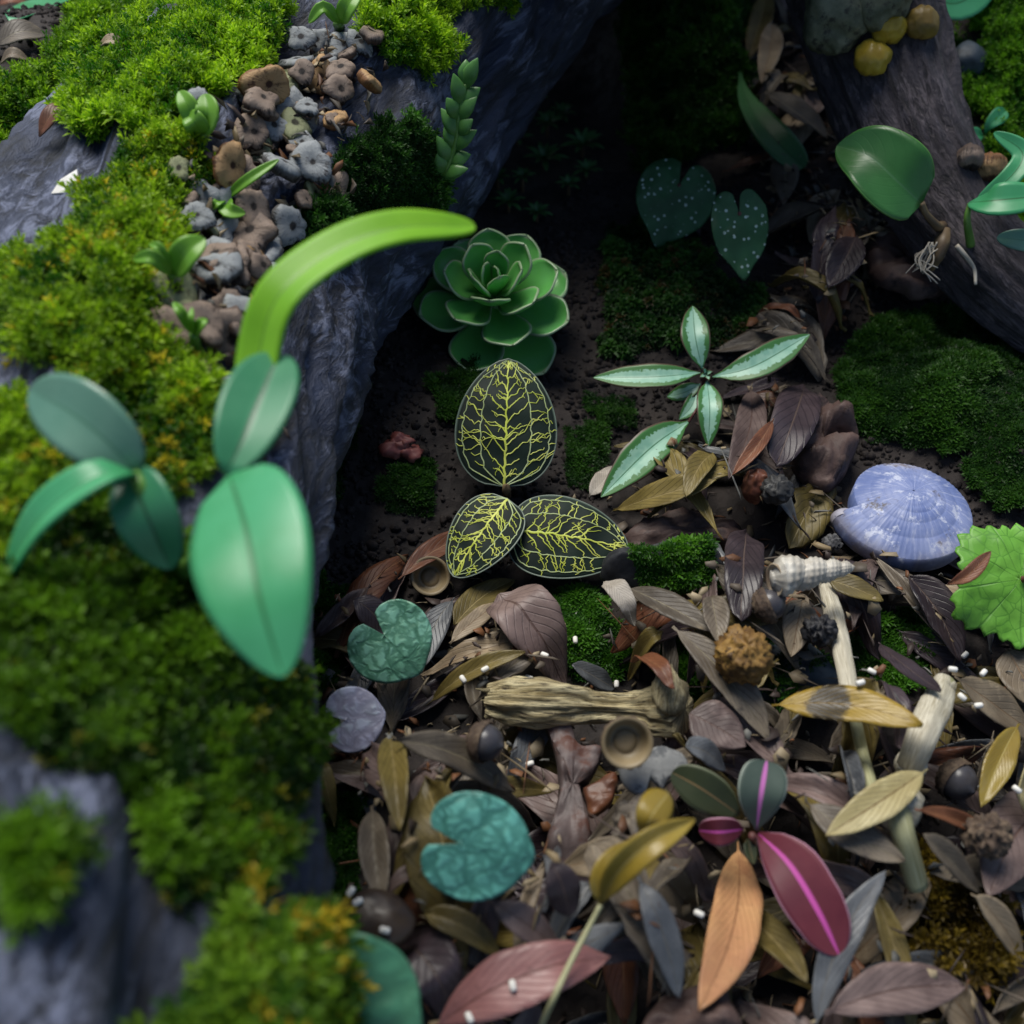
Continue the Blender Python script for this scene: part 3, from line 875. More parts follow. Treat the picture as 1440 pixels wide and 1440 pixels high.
slab('bark_piece', [(930, 1400), (1010, 1390), (1030, 1470), (900, 1470)], .4, bark_mat, 'dark red bark under the tip of the orange leaf', 'bark', seed=8)

# weathered twig
twig_mat = plain_mat('weathered_twig', (.38, .30, .15), (.82, .72, .44), 5, .7, 1.0, .12, dark=(.05, .038, .03), stretch=(1.0, 7, 1), uvs=True, darklo=.5)
def twigd(seed, a=.12, f=4):
    return lambda s, th: a * fbm(np.stack([np.cos(th) * f * .5, np.sin(th) * f * .5, s * .35 + seed], -1), 4) + a * .4 * fbm(np.stack([np.cos(th) * f, np.sin(th) * f, s * 1.4 + seed], -1), 3)
tp = [on(690, 985, .75), on(760, 990, .75), on(850, 998, .7), on(920, 1000, .7), on(962, 998, .7)]
for k in (1, 2, 3): tp[k] = tp[0] * (1 - k / 4) + tp[4] * k / 4 + (tp[k] - tp[0] * (1 - k / 4) - tp[4] * k / 4) * .3
V, F, uv = tube(tp, [.3, .46, .5, .42, .33, .30, .34, .5, .44], 60, 130, twigd(1, .42))
tw = thing('weathered_twig', 'short thick weathered twig with pale frayed ends lying on the leaves', 'twig', tp[2] - UP * .5)
mk('stem', V, F, twig_mat, tw, uv=uv)
V, F, uv = blob(tp[4] + UPV * .4 - RGT * .35 + TC * .2, (.34, .42, .5), z=UPV, amp=.3, fr=1.6, seed=4)
mk('knot', V, F, twig_mat, tw, uv=uv)
hm_put(V)
for kk in range(9):
    q0 = tp[0] + UPV * rl.uniform(-.3, .3) + RGT * rl.uniform(.05, .2) + TC * rl.uniform(0, .3)
    V, F, uv = tube([q0, q0 - RGT * rl.uniform(.1, .25) + UPV * rl.uniform(-.1, .1), q0 - RGT * rl.uniform(.25, .5) + UPV * rl.uniform(-.2, .2)], [.07, .05, .01], 6, 8)
    mk('splinter', V, F, twig_mat, tw, uv=uv)

# jointed dead stems
cane_mat = plain_mat('pale_cane', (.34, .30, .21), (.66, .62, .5), 6, .5, .5, .04, dark=(.12, .1, .08), stretch=(1, 12, 1), uvs=True, darklo=.56)
cane_green = plain_mat('olive_cane', (.28, .27, .12), (.48, .48, .3), 6, .4, .4, .03, dark=(.14, .13, .06), stretch=(1, 10, 1), uvs=True, darklo=.6)
def cane(pts, rad, sheath, label, grp=None):
    Q = [on(a, b, l) for a, b, l in pts]
    t = thing('cane_stem', label, 'stem', Q[0] - UP * rad)
    V, F, uv = tube(Q, [rad, rad * .9, rad * .95, rad * .85], 18, 50, twigd(3, .06)); hm_put(V)
    mk('stem', V, F, cane_green, t, uv=uv)
    for s0, s1, k in sheath:
        S_ = spline(Q, 60)[int(s0 * 59):int(s1 * 59) + 1]
        V, F, uv = tube(S_[::3] if len(S_) > 9 else S_, [rad * k * 1.1, rad * k * 1.45, rad * k * 1.3, rad * k * 1.15], 20, 40, twigd(5, .12)); hm_put(V)
        mk('sheath', V, F, cane_mat, t, uv=uv)
        V, F, uv = tube(S_[-3:], [rad * k * 1.3, rad * k * 1.42, rad * k * 1.2], 18, 8, twigd(8, .05))
        mk('node', V, F, cane_mat, t, uv=uv)
    return t
cane([(1160, 822, .5), (1180, 900, .45), (1200, 1000, .45), (1213, 1060, .4), (1228, 1118, .3)], .14, [(0, .46, 1.15)], 'thin jointed dead stem passing under the blotched yellow leaf')
cane([(1328, 962, .7), (1295, 1040, .7), (1270, 1105, .6), (1265, 1150, .6), (1290, 1245, .5)], .25, [(0, .4, .95), (.56, .74, 1.25)], 'thick pale jointed stem with a swollen knee and broken end')

# bottom-right branch stump
V, F, uv = tube([at_depth(1320, 1475, 23.4), at_depth(1400, 1425, 23.6), at_depth(1500, 1370, 23.8)], [.75, .85, .9], 40, 50, twigd(9, .12))
tag(mk('pale_branch', V, F, plain_mat('mottled_branch', (.2, .17, .09), (.5, .47, .26), 40, .7, .8, .07, dark=(.09, .07, .05)), uv=uv), 'thick pale mottled branch poking in at the corner of the litter', 'branch')
# ------------------------------------------------------------------ litter: the leaves one can single out
HERO = [
 ('greybrown', (525, 1140), (542, 1285), 24, LANCE, .75, 'folded grey and olive leaf beside the dark seed husk'),
 ('olive', (548, 1035), (563, 1172), 22, LANCE, .7, 'narrow folded leaf, grey on one half, below the lavender heart leaf'),
 ('slate', (638, 842), (598, 935), 19, LANCE, .2, 'slate grey leaf behind the upper teal heart leaf'),
 ('plum', (498, 845), (545, 892), 22, ELLIP, .1, 'black leaf tucked behind the upper teal heart leaf'),
 ('rust', (560, 815), (690, 745), 17, LANCE, .4, 'red brown leaf running under the small jewel leaf'),
 ('olive', (640, 890), (725, 815), 20, OVATE, .4, 'olive brown leaf pointing up under the jewel leaves'),
 ('tan', (632, 905), (705, 858), 13, LANCE, .3, 'yellow tan leaf sliver left of the big veined brown leaf'),
 ('mauve', (702, 845), (795, 975), 42, OVATE, .3, 'broad veined mauve brown leaf with white pellets above the twig'),
 ('olive', (600, 992), (738, 918), 15, LANCE, .5, 'long curved olive leaf crossing the veined brown leaf'),
 ('greybrown', (552, 1042), (724, 1116), 24, LANCE, .35, 'long grey leaf ending at the large teal heart leaf'),
 ('slate', (805, 938), (864, 968), 16, ELLIP, .2, 'blue grey leaf scrap touching the top of the twig'),
 ('olive', (930, 893), (882, 962), 14, OVATE, .6, 'curled olive leaf standing in moss behind the twig'),
 ('rust', (885, 940), (945, 978), 14, LANCE, .5, 'red brown curled leaf behind the knot of the twig'),
 ('greybrown', (878, 842), (1002, 888), 20, LANCE, .3, 'spotted grey brown leaf below the mossy wood piece'),
 ('greybrown', (940, 905), (1082, 1042), 27, LANCE, .45, 'large mauve grey leaf with a dried scrap on it, by the seed ball'),
 ('mauve', (968, 1008), (1045, 1060), 32, OVATE, .2, 'rosy brown broken leaf right of the twig'),
 ('slate', (965, 1050), (1020, 1085), 18, OVATE, .2, 'blue grey leaf scrap beside the grey lichen flake'),
 ('greybrown', (1000, 840), (1010, 905), 20, OVATE, .6, 'folded grey green leaf left of the leathery plum leaf'),
 ('plum', (1048, 755), (1040, 880), 27, ELLIP, .25, 'leathery dark plum leaf left of the turret shell'),
 ('mauve', (1055, 545), (1018, 695), 22, LANCE, .55, 'tall folded mauve brown leaf below the variegated plant'),
 ('plum', (1130, 545), (1090, 660), 30, ELLIP, .2, 'dark red brown leaf leaning on the upright bark lump'),
 ('rust', (1088, 590), (1030, 668), 12, LANCE, .6, 'rust orange curled sliver beside the upright bark lump'),
 ('olive', (862, 720), (1002, 692), 22, LANCE, .4, 'long olive leaf above the reddish bark piece'),
 ('olive', (1000, 640), (965, 700), 18, OVATE, .5, 'short olive leaf under the variegated plant'),
 ('tan', (1128, 845), (1112, 925), 22, OVATE, .3, 'pale beige leaf below the turret shell'),
 ('olive', (1165, 815), (1242, 845), 18, OVATE, .3, 'amber leaf under the point of the turret shell'),
 ('plum', (1278, 812), (1348, 932), 30, OVATE, .6, 'folded dark purple leaf left of the green lobed leaf'),
 ('plum', (1232, 912), (1322, 972), 18, LANCE, .1, 'dark purple leaf over green moss by the thick jointed stem'),
 ('tan', (1343, 952), (1465, 1045), 30, LANCE, .25, 'large pale tan leaf with pellets right of the thick jointed stem'),
 ('tan', (1408, 925), (1475, 1000), 34, OVATE, .1, 'pale tan leaf below the green lobed leaf'),
 ('slate', (1180, 1060), (1205, 1140), 20, ELLIP, 1.2, 'rolled grey leaf below the thin jointed stem'),
 ('greybrown', (1130, 1130), (1262, 1222), 25, LANCE, .2, 'grey olive leaf under the cream leaf'),
 ('rust', (1288, 1138), (1408, 1190), 14, LANCE, .5, 'red leaf with a dark stalk below the smooth tipped acorn'),
 ('greybrown', (1300, 1175), (1372, 1262), 19, OVATE, .5, 'brown leaf with a yellow torn end beside the broken stem'),
 ('mauve', (1470, 1140), (1388, 1262), 45, OVATE, .3, 'broad pinkish grey leaf right of the red leaf'),
 ('tan', (1362, 1262), (1432, 1355), 22, LANCE, .3, 'tan leaf right of the yellow tangled moss'),
 ('slate', (1145, 1450), (1232, 1240), 22, LANCE, .3, 'long slate leaf touching the tip of the crimson leaf'),
 ('mauve', (1160, 1425), (1358, 1388), 34, LANCE, .35, 'long mauve leaf below the yellow tangled moss'),
 ('plum', (560, 1330), (645, 1445), 42, OVATE, .2, 'maroon leaf beside the large blurred green leaf'),
 ('olive', (598, 1285), (705, 1352), 20, OVATE, .4, 'yellow olive leaf below the large teal heart leaf'),
 ('slate', (898, 1235), (955, 1405), 22, LANCE, .4, 'blue grey leaf left of the orange leaf'),
 ('mauve', (690, 1270), (790, 1340), 22, LANCE, .4, 'mauve leaf under the large teal heart leaf'),
 ('plum', (775, 1215), (800, 1290), 24, ELLIP, .2, 'dark leaf at the lower end of the crooked bark flake'),
 ('olive', (1010, 1260), (1120, 1395), 24, LANCE, .3, 'dark olive leaf between orange and crimson leaves'),
 ('plum', (1205, 330), (1152, 445), 24, LANCE, .4, 'dark leaf standing below the broad green leaf'),
 ('greybrown', (1075, 130), (1165, 195), 22, LANCE, .4, 'pale grey leaf in the shade beside the hanging green leaf'),
 ('olive', (1050, 95), (1075, 10), 16, LANCE, .4, 'upright brown leaf in the shade beside the branch'),
 ('tan', (1085, 30), (1070, 120), 16, LANCE, .4, 'pale leaf in the shade left of the branch'),
 ('greybrown', (1150, 70), (1180, 150), 20, OVATE, .4, 'dull leaf pressed against the foot of the branch'),
 ('plum', (905, 240), (985, 330), 18, LANCE, .4, 'dark leaf lying in front of the hidden spotted leaf'),
]
def lay(kind, b, t, hw, pf, fold, label, seed, mat=None, lift=(.12, .12), **kw):
    B, T = on(b[0], b[1], lift[0]), on(t[0], t[1], lift[1])
    d = np.dot((B + T) / 2 - CAM, FWD)
    o = litter_leaf('dead_leaf', mat or DRY[kind], B, T, hw * pxcm(d) * 1.05, pf, lift, fold=fold * .8, bend=kw.pop('bend', .12), wav=.12, edge=.06, seed=seed, n=20, nv=8, **kw)
    return tag(o, label, 'leaf')
for i, (k, b, t, hw, pf, fo, lab) in enumerate(HERO):
    lay(k, b, t, hw, pf, fo, lab, 300 + i)
lay('x', (850, 792 + 30), (892, 885), 16, OVATE, .3, 'pale skeleton leaf scrap above the spotted grey brown leaf', 401, lace)
lay('x', (828, 698), (862, 655), 15, LANCE, .2, 'pale lacy leaf behind the lower variegated leaf', 402, lace)
lay('x', (605, 1450), (855, 1352), 38, LANCE, .25, 'long dusty rose leaf with white pellets below the mustard stalk', 403, rose)
lay('x', (1037, 1185), (983, 1420), 33, LANCE, .3, 'long orange tan leaf under the small crimson leaf', 404, orange, lift=(.5, .2))
lay('x', (1085, 993), (1297, 1021), 27, LANCE, .15, 'yellow leaf with a sooty black blotch lying across the thin stem', 405, yellow_blot, lift=(.3, .5))
lay('x', (1304, 1082), (1160, 1177), 25, LANCE, .35, 'cream yellow leaf lying across the thick jointed stem', 406, cream, lift=(.5, .3))
lay('x', (1432, 1018), (1380, 1135), 20, LANCE, .5, 'mustard leaf standing beside the smooth tipped acorn', 407, mustard)
lay('x', (1440, 1075), (1470, 1150), 40, OVATE, .1, 'pale cream leaf right of the mustard leaf', 408, cream)

# mustard stalk with two leaves
Ps = [on(755, 1455, .12), on(778, 1405, .15), on(800, 1358, .2), on(825, 1310, .5), on(845, 1272, 1.0)]
st = thing('withered_seedling', 'fallen yellow stalk carrying two glossy mustard leaves', 'seedling', Ps[0])
V, F, uv = tube(Ps, [.06, .055, .05], 8, 20); mk('stalk', V, F, cane_green, st, uv=uv)
d0 = np.dot(Ps[-1] - CAM, FWD)
px_leaf('leaf', st, [(843, 1272, d0), (870, 1225, d0 - .5), (915, 1185, d0 - .7), (978, 1152, d0 - .2)], 24, LANCE, mustard, fold=.5)
px_leaf('leaf', st, [(843, 1270, d0), (850, 1225, d0 - .1), (885, 1182, d0 + .3)], 17, OVATE, mustard, fold=.2)
o = px_leaf('dead_leaf', None, [(905, 1185, d0 + .2), (915, 1150, d0 - .2), (940, 1115, d0 + .3)], 26, OBOV, mustard, fold=-.12, cup=-.1)
tag(o, 'brown mustard rounded leaf curling over at the grey lichen flake', 'leaf')

# ------------------------------------------------------------------ shells
M = Mat('blue_snail_shell')
base = M.mix(M.step(M.noise(70, 6), .35, .65), (.12, .17, .38), (.25, .30, .52))
sx = M.n('SeparateXYZ', {0: M.uv()})
strk = M.noise(1.0, 3, M.scaled(M.uv(), (70, 4, 1)))
base = M.mix(M.math('MULTIPLY', M.step(strk, .5, .7), .5), base, (.48, .52, .68))
base = M.mix(M.step(M.noise(160, 8, None, .75), .54, .62), base, (.50, .54, .68))
base = M.mix(M.step(M.noise(95, 9, None, .75), .56, .63), base, (.09, .08, .085))
base = M.mix(M.math('MULTIPLY', M.step(sx.outputs[1], .8, 1.0), M.step(M.noise(120, 6), .4, .6)), base, (.12, .12, .17))
base = M.mix(M.math('MULTIPLY', M.step(M.noise(45, 3), .55, .7), .6), base, (.42, .38, .42))
shell_mat = M.done(base, .55, M.math('ADD', strk, M.math('MULTIPLY', M.noise(250, 4), .4)), .35, .02, .5)
P0 = on(1262, 735, .3)
NT = 220
tt_ = np.linspace(0, 2 * np.pi, NT)
RATIO = .72
Rth = RATIO ** (tt_ / (2 * np.pi))
top = np.concatenate([np.geomspace(.012, .3, 34), np.linspace(.31, .985, 60)])
rr_ = top[:, None] * Rth[None]
phs = np.log(rr_) / math.log(RATIO) - tt_[None] / (2 * np.pi)
frc = phs - np.floor(phs)
hS = .44
zt = hS * (1 - .92 * rr_ ** 1.7)
bul = .04 * rr_ * (1 - .65 * np.clip((rr_ - .22) / .3, 0, 1)) * np.sin(np.pi * frc) ** .55
grow = .006 * np.sin(tt_ * 70)[None] * rr_ + .004 * vnoise(np.stack([rr_ * 9, tt_[None] * 6 + rr_ * 0, rr_ * 0], -1))
zt = zt + bul + grow
und = [(1.0, .02), (1.005, -.07), (.97, -.16), (.85, -.22), (.5, -.2), (.02, -.12)]
ru = np.stack([k * Rth for k, _ in und]); zu = np.stack([np.full(NT, zz_) for _, zz_ in und])
R2, Z2 = np.concatenate([rr_, ru]), np.concatenate([zt, zu])
start = math.radians(186)
V = np.stack([R2 * np.cos(start + tt_)[None], R2 * np.sin(start + tt_)[None], Z2], -1)
NS = len(R2)
uv = np.stack([np.repeat((tt_ / tt_[-1])[None], NS, 0), np.clip(R2, 0, 1)], -1).reshape(-1, 2)
zax = nrm(np.array([.03, .14, 1.0]))
sh = thing('snail_shell', 'flat round blue grey snail shell with a fine central spiral', 'shell', P0)
SCL = 1.98
c0 = P0 + UP * .45 + RGT * .05
VS = place(V.reshape(-1, 3), c0, zax, RGT, SCL)
hm_put(VS)
mk('whorl', VS, gridF(NS, NT)[:, ::-1].copy(), shell_mat, sh, uv=uv)
# the aperture: lip bulging out of the step between first and last turn
e0 = np.array([math.cos(start), math.sin(start), 0]); e1 = np.array([-math.sin(start), math.cos(start), 0])
lipc = []
for dd_, kk in ((.0, 1.0), (-.07, 1.06), (-.10, .98), (-.08, .86), (.12, .5)):
    ph = np.linspace(0, 2 * np.pi, 30, endpoint=False)
    lipc.append(e0 * (.855 + .15 * kk * np.cos(ph))[:, None] + e1 * (dd_ + .05) + np.array([0, 0, 1]) * (-.03 + .155 * kk * np.sin(ph))[:, None])
mk('aperture_lip', place(np.concatenate(lipc), c0, zax, RGT, SCL), gridF(5, 30, False, True), plain_mat('shell_lip', (.26, .24, .28), (.42, .42, .5), 90, .5), sh)

# turret shell
M = Mat('turret_shell')
tcol = M.mix(M.step(M.noise(130, 5), .35, .65), (.34, .31, .26), (.60, .57, .50))
tcol = M.mix(M.step(M.noise(110, 6, None, .7), .54, .64), tcol, (.15, .115, .09))
tur_mat = M.done(tcol, .5, M.noise(300, 3), .3, .02)
NS, NT = 200, 64
z_ = np.linspace(0, 1, NS)[:, None]
t_ = np.linspace(0, 2 * np.pi, NT, endpoint=False)[None]
wz = -np.log(1 - .80 * z_) / .36 + t_ / (2 * np.pi)            # whorl count, helical
fr_ = wz - np.floor(wz)
cone = .19 * (1 - z_) ** .75 + .035
body = cone * (.80 + .34 * np.sin(np.pi * np.clip(fr_, 0, 1)) ** .6)
ribs = np.clip(np.cos(t_ * 15 + np.floor(wz) * 1.0), -.3, 1)
cords = np.cos(fr_ * 2 * np.pi * 4)
body = body * (1 + .055 * ribs * (.6 + .4 * cords) + .02 * cords) * np.clip((1.0 - z_) * 14, .05, 1) ** .5 * np.clip(z_ * 9, .25, 1) ** .6
V = np.stack([body * np.cos(t_), body * np.sin(t_), np.repeat(z_ * 1.0, NT, 1)], -1).reshape(-1, 3)
uv = np.stack([np.repeat(z_, NT, 1), np.repeat(t_ / 2 / np.pi, NS, 0)], -1).reshape(-1, 2)
A = on(1082, 812, .45)
B = on_plane(1202, 797, A - UP * .12, UP)
ts = thing('turret_shell', 'small pale beaded turret shell with its mouth to the plum leaf', 'shell', A - UP * .5)
Lz = np.linalg.norm(B - A)
V[:NT, :2] = 0
VT = place(V, A, B - A, UP, Lz)
hm_put(VT)
mk('whorl', VT, gridF(NS, NT, False, True), tur_mat, ts, uv=uv)
# the mouth: a flared oval lip with a hollow
ax = nrm(B - A); mo = A + ax * Lz * .05 + TC * Lz * .07 - UPV * Lz * .03
mz = nrm(TC * .62 - ax * .85 - UPV * .1)
LP_ = [(.75, -.9), (.95, -.1), (1.02, .1), (.94, .14), (.82, .02), (.6, -.3), (.25, -.5), (0, -.55)]
V, F, uv = lathe(LP_, 36)
V[:, 0] *= 1.25; V[:, 1] *= .72
mk('aperture_lip', place(V, mo, mz, UPV, Lz * .15), F, plain_mat('turret_lip', (.16, .11, .07), (.36, .29, .2), 90, .5), ts, uv=uv)

# ------------------------------------------------------------------ acorns and seeds
def scaly(amp, fr, sd=0):
    def d(V, u, v):
        a = v * 2 * np.pi
        rows = u * fr
        k = np.abs(np.sin(rows * np.pi)) * np.abs(np.cos(a * fr * .8 + np.floor(rows) * 1.57))
        return nrm(V + 1e-6) * (amp * (k - .4) + amp * .7 * fbm(V * 9 + sd, 2))[:, None]
    return d
cup_mat = plain_mat('acorn_cup', (.075, .05, .035), (.18, .13, .085), 200, .8, .8, .05, dark=(.04, .028, .022))
nut_mat = plain_mat('acorn_nut', (.035, .035, .045), (.09, .085, .09), 60, .3, .2, .03)
inner_mat = plain_mat('acorn_cup_inside', (.17, .125, .065), (.28, .22, .13), 70, .45, .3, .03)
tt = np.linspace(0, 1, 16)
CUPP = [(np.sin(t * 1.72) * 1.0, -np.cos(t * 1.72) * .85) for t in tt]
def acorn(px, py, r, axis, label, nut=True, lift=.3, seed=0, gold=None):
    P = on(px, py, lift if not nut else 0) + UP * r * .55
    t = thing('acorn' if nut else 'acorn_cup', label, 'acorn', P - UP * r)
    V, F, uv = lathe(CUPP, 40, scaly(.09, 9, seed)); mk('cup', place(V, P, axis, None, r), F, gold or cup_mat, t, uv=uv)
    hm_put(place(V, P, axis, None, r))
    if nut:
        NP = [(.86, -.2), (.9, .1), (.84, .4), (.66, .68), (.4, .86), (.16, .93), (.1, 1.02), (0.0, 1.04)]
        V, F, uv = lathe(NP, 30); mk('nut', place(V, P, axis, None, r * .97), F, nut_mat, t, uv=uv)
    else:
        IP = [(1.0, .13), (.93, .16), (.84, .08), (.78, -.2), (.6, -.46), (.45, -.5), (.43, -.42), (.2, -.45), (0, -.46)]
        V, F, uv = lathe(IP, 36); mk('inside', place(V, P, axis, None, r), F, inner_mat, t, uv=uv)
    return t
acorn(1340, 1103, .47, np.array([.4, -.65, .35]), 'round acorn with a dark smooth tip in a bristly cup', seed=1)
acorn(682, 1050, .42, np.array([.8, -.3, .25]), 'dark acorn in its cup left of the crooked bark flake', seed=2)
acorn(880, 1052, .5, TC + np.array([.05, 0, .1]), 'empty upturned acorn cup below the weathered twig', nut=False, seed=3, lift=.75)
acorn(1078, 858, .42, np.array([.75, .2, .3]), 'acorn in a bristly cup below the turret shell', seed=4)
acorn(606, 818, .5, TC * .8 + np.array([.1, 0, .3]), 'brown empty acorn cup half hidden under the small jewel leaf', nut=False, seed=6)
gold = plain_mat('golden_seed', (.12, .06, .015), (.34, .2, .05), 160, .6, .8, .05, dark=(.06, .03, .01))
def seedball(name, px, py, r, mat, label, cat, amp=.14, seed=0, fr=5.0, sq=(1, 1, .9)):
    P = on(px, py, 0) + UP * r * .55
    V, F, uv = blob(np.zeros(3), np.array(sq) * r, amp=.06, fr=1.5, seed=seed, seg=44, rings=30)
    k = np.clip(vnoise(V / r * fr) * 1.6, -.5, 1)
    V = V * (1 + amp * k)[:, None] + P
    hm_put(V)
    return tag(mk(name, V, F, mat, uv=uv), label, cat)
seedball('seed_ball', 1042, 932, .58, gold, 'knobbly golden brown seed ball resting beside the mossy stone', 'seed', .16, 1, 9)
seedball('seed_ball', 1150, 892, .32, plain_mat('black_burr', (.008, .008, .01), (.03, .03, .035), 200, .6, .9, .06), 'black spiny seed burr left of the thin jointed stem', 'seed', .3, 2, 6)
seedball('seed_pod', 1060, 692, .45, plain_mat('red_pod', (.11, .035, .02), (.22, .09, .05), 120, .5, .8, .05), 'small reddish pitted seed pod above the plum leaf', 'seed', .12, 3, 4, (.8, .8, 1.2))
seedball('seed_pod', 1090, 695, .38, plain_mat('speck_pod', (.03, .03, .03), (.3, .3, .28), 260, .6, .8, .05, lo=.55, hi=.7), 'speckled black and white seed beside the red pod', 'seed', .15, 4)
seedball('seed_ball', 1168, 768, .24, plain_mat('ash_lump', (.05, .05, .055), (.24, .24, .24), 220, .8, .8, .05, lo=.45, hi=.7), 'ash grey crumbly lump behind the turret shell', 'lump', .2, 5)
seedball('seed_husk', 528, 1300, .62, plain_mat('dark_husk', (.03, .022, .02), (.09, .06, .035), 50, .35, .3, .03), 'dark glossy seed husk carrying one bluish pellet', 'husk', .06, 6, 2, (1.15, .85, .5))
seedball('dry_pod', 900, 1165, .5, plain_mat('crumpled_pod', (.1, .085, .07), (.26, .22, .17), 120, .7, .9, .06, dark=(.05, .035, .03)), 'crumpled grey brown pod behind the mustard leaf pair', 'pod', .28, 7, 3)
seedball('seed_ball', 1382, 1180, .4, cup_mat, 'small bristly seed head on the pinkish grey leaf', 'seed', .25, 8, 6)
# red crumpled flower
fl = thing('fallen_petals', 'crumpled dull red petals on bare soil left of the jewel leaves', 'flower', on(567, 632, 0))
red_m = plain_mat('dull_red_petal', (.17, .045, .04), (.32, .12, .10), 90, .5, .6, .04)
for k, (x, y, r) in enumerate([(557, 630, .36), (577, 636, .34), (565, 620, .3)]):
    P = on(x, y, .18)
    V, F, uv = blob(P, (r, r * .8, r * .55), amp=.45, fr=1.8, seed=20 + k)
    mk('petal', V, F, red_m, fl, uv=uv)
# white pellets
pel_mat = plain_mat('white_pellet', (.72, .7, .64), (.85, .84, .8), 200, .6, .2, .01)
for i, (x, y) in enumerate([(812, 862), (809, 900), (766, 921), (744, 953), (682, 941), (651, 955), (745, 1074), (503, 1268), (493, 1254), (541, 1308), (721, 1386), (660, 1431), (983, 1285), (1091, 1212),
                            (1353, 980), (1376, 992), (1357, 921), (1340, 941), (1383, 946), (1226, 944), (1210, 960), (867, 962), (818, 838), (1430, 1110)]):
    P = on(x, y, .06)
    a = rl.uniform(0, 6.28)
    d = np.array([math.cos(a), math.sin(a), rl.uniform(-.2, .2)]) * .095
    V, F, uv = tube([P - d, P - d * .8, P, P + d * .8, P + d], [.035, .058, .062, .058, .035], 10)
    tag(mk('fertiliser_pellet', V, F, pel_mat, uv=uv), 'tiny white fertiliser pellet scattered on the leaf litter', 'pellet', 'white pellets on the litter')
# ------------------------------------------------------------------ living plants
def depth(P): return float(np.dot(P - CAM, FWD))
def stalk(name, parent, pts, rad, mat, seg=8, n=18):
    V, F, uv = tube(pts, rad, seg, n)
    return mk(name, V, F, mat, parent, uv=uv)
stem_green = plain_mat('green_stem', (.08, .2, .03), (.15, .3, .06), 60, .4, .2, .02)
stem_brown = plain_mat('brown_stem', (.09, .06, .035), (.2, .14, .07), 80, .5, .4, .03)
stem_red = plain_mat('red_stem', (.09, .03, .03), (.16, .06, .05), 80, .45, .3, .02)

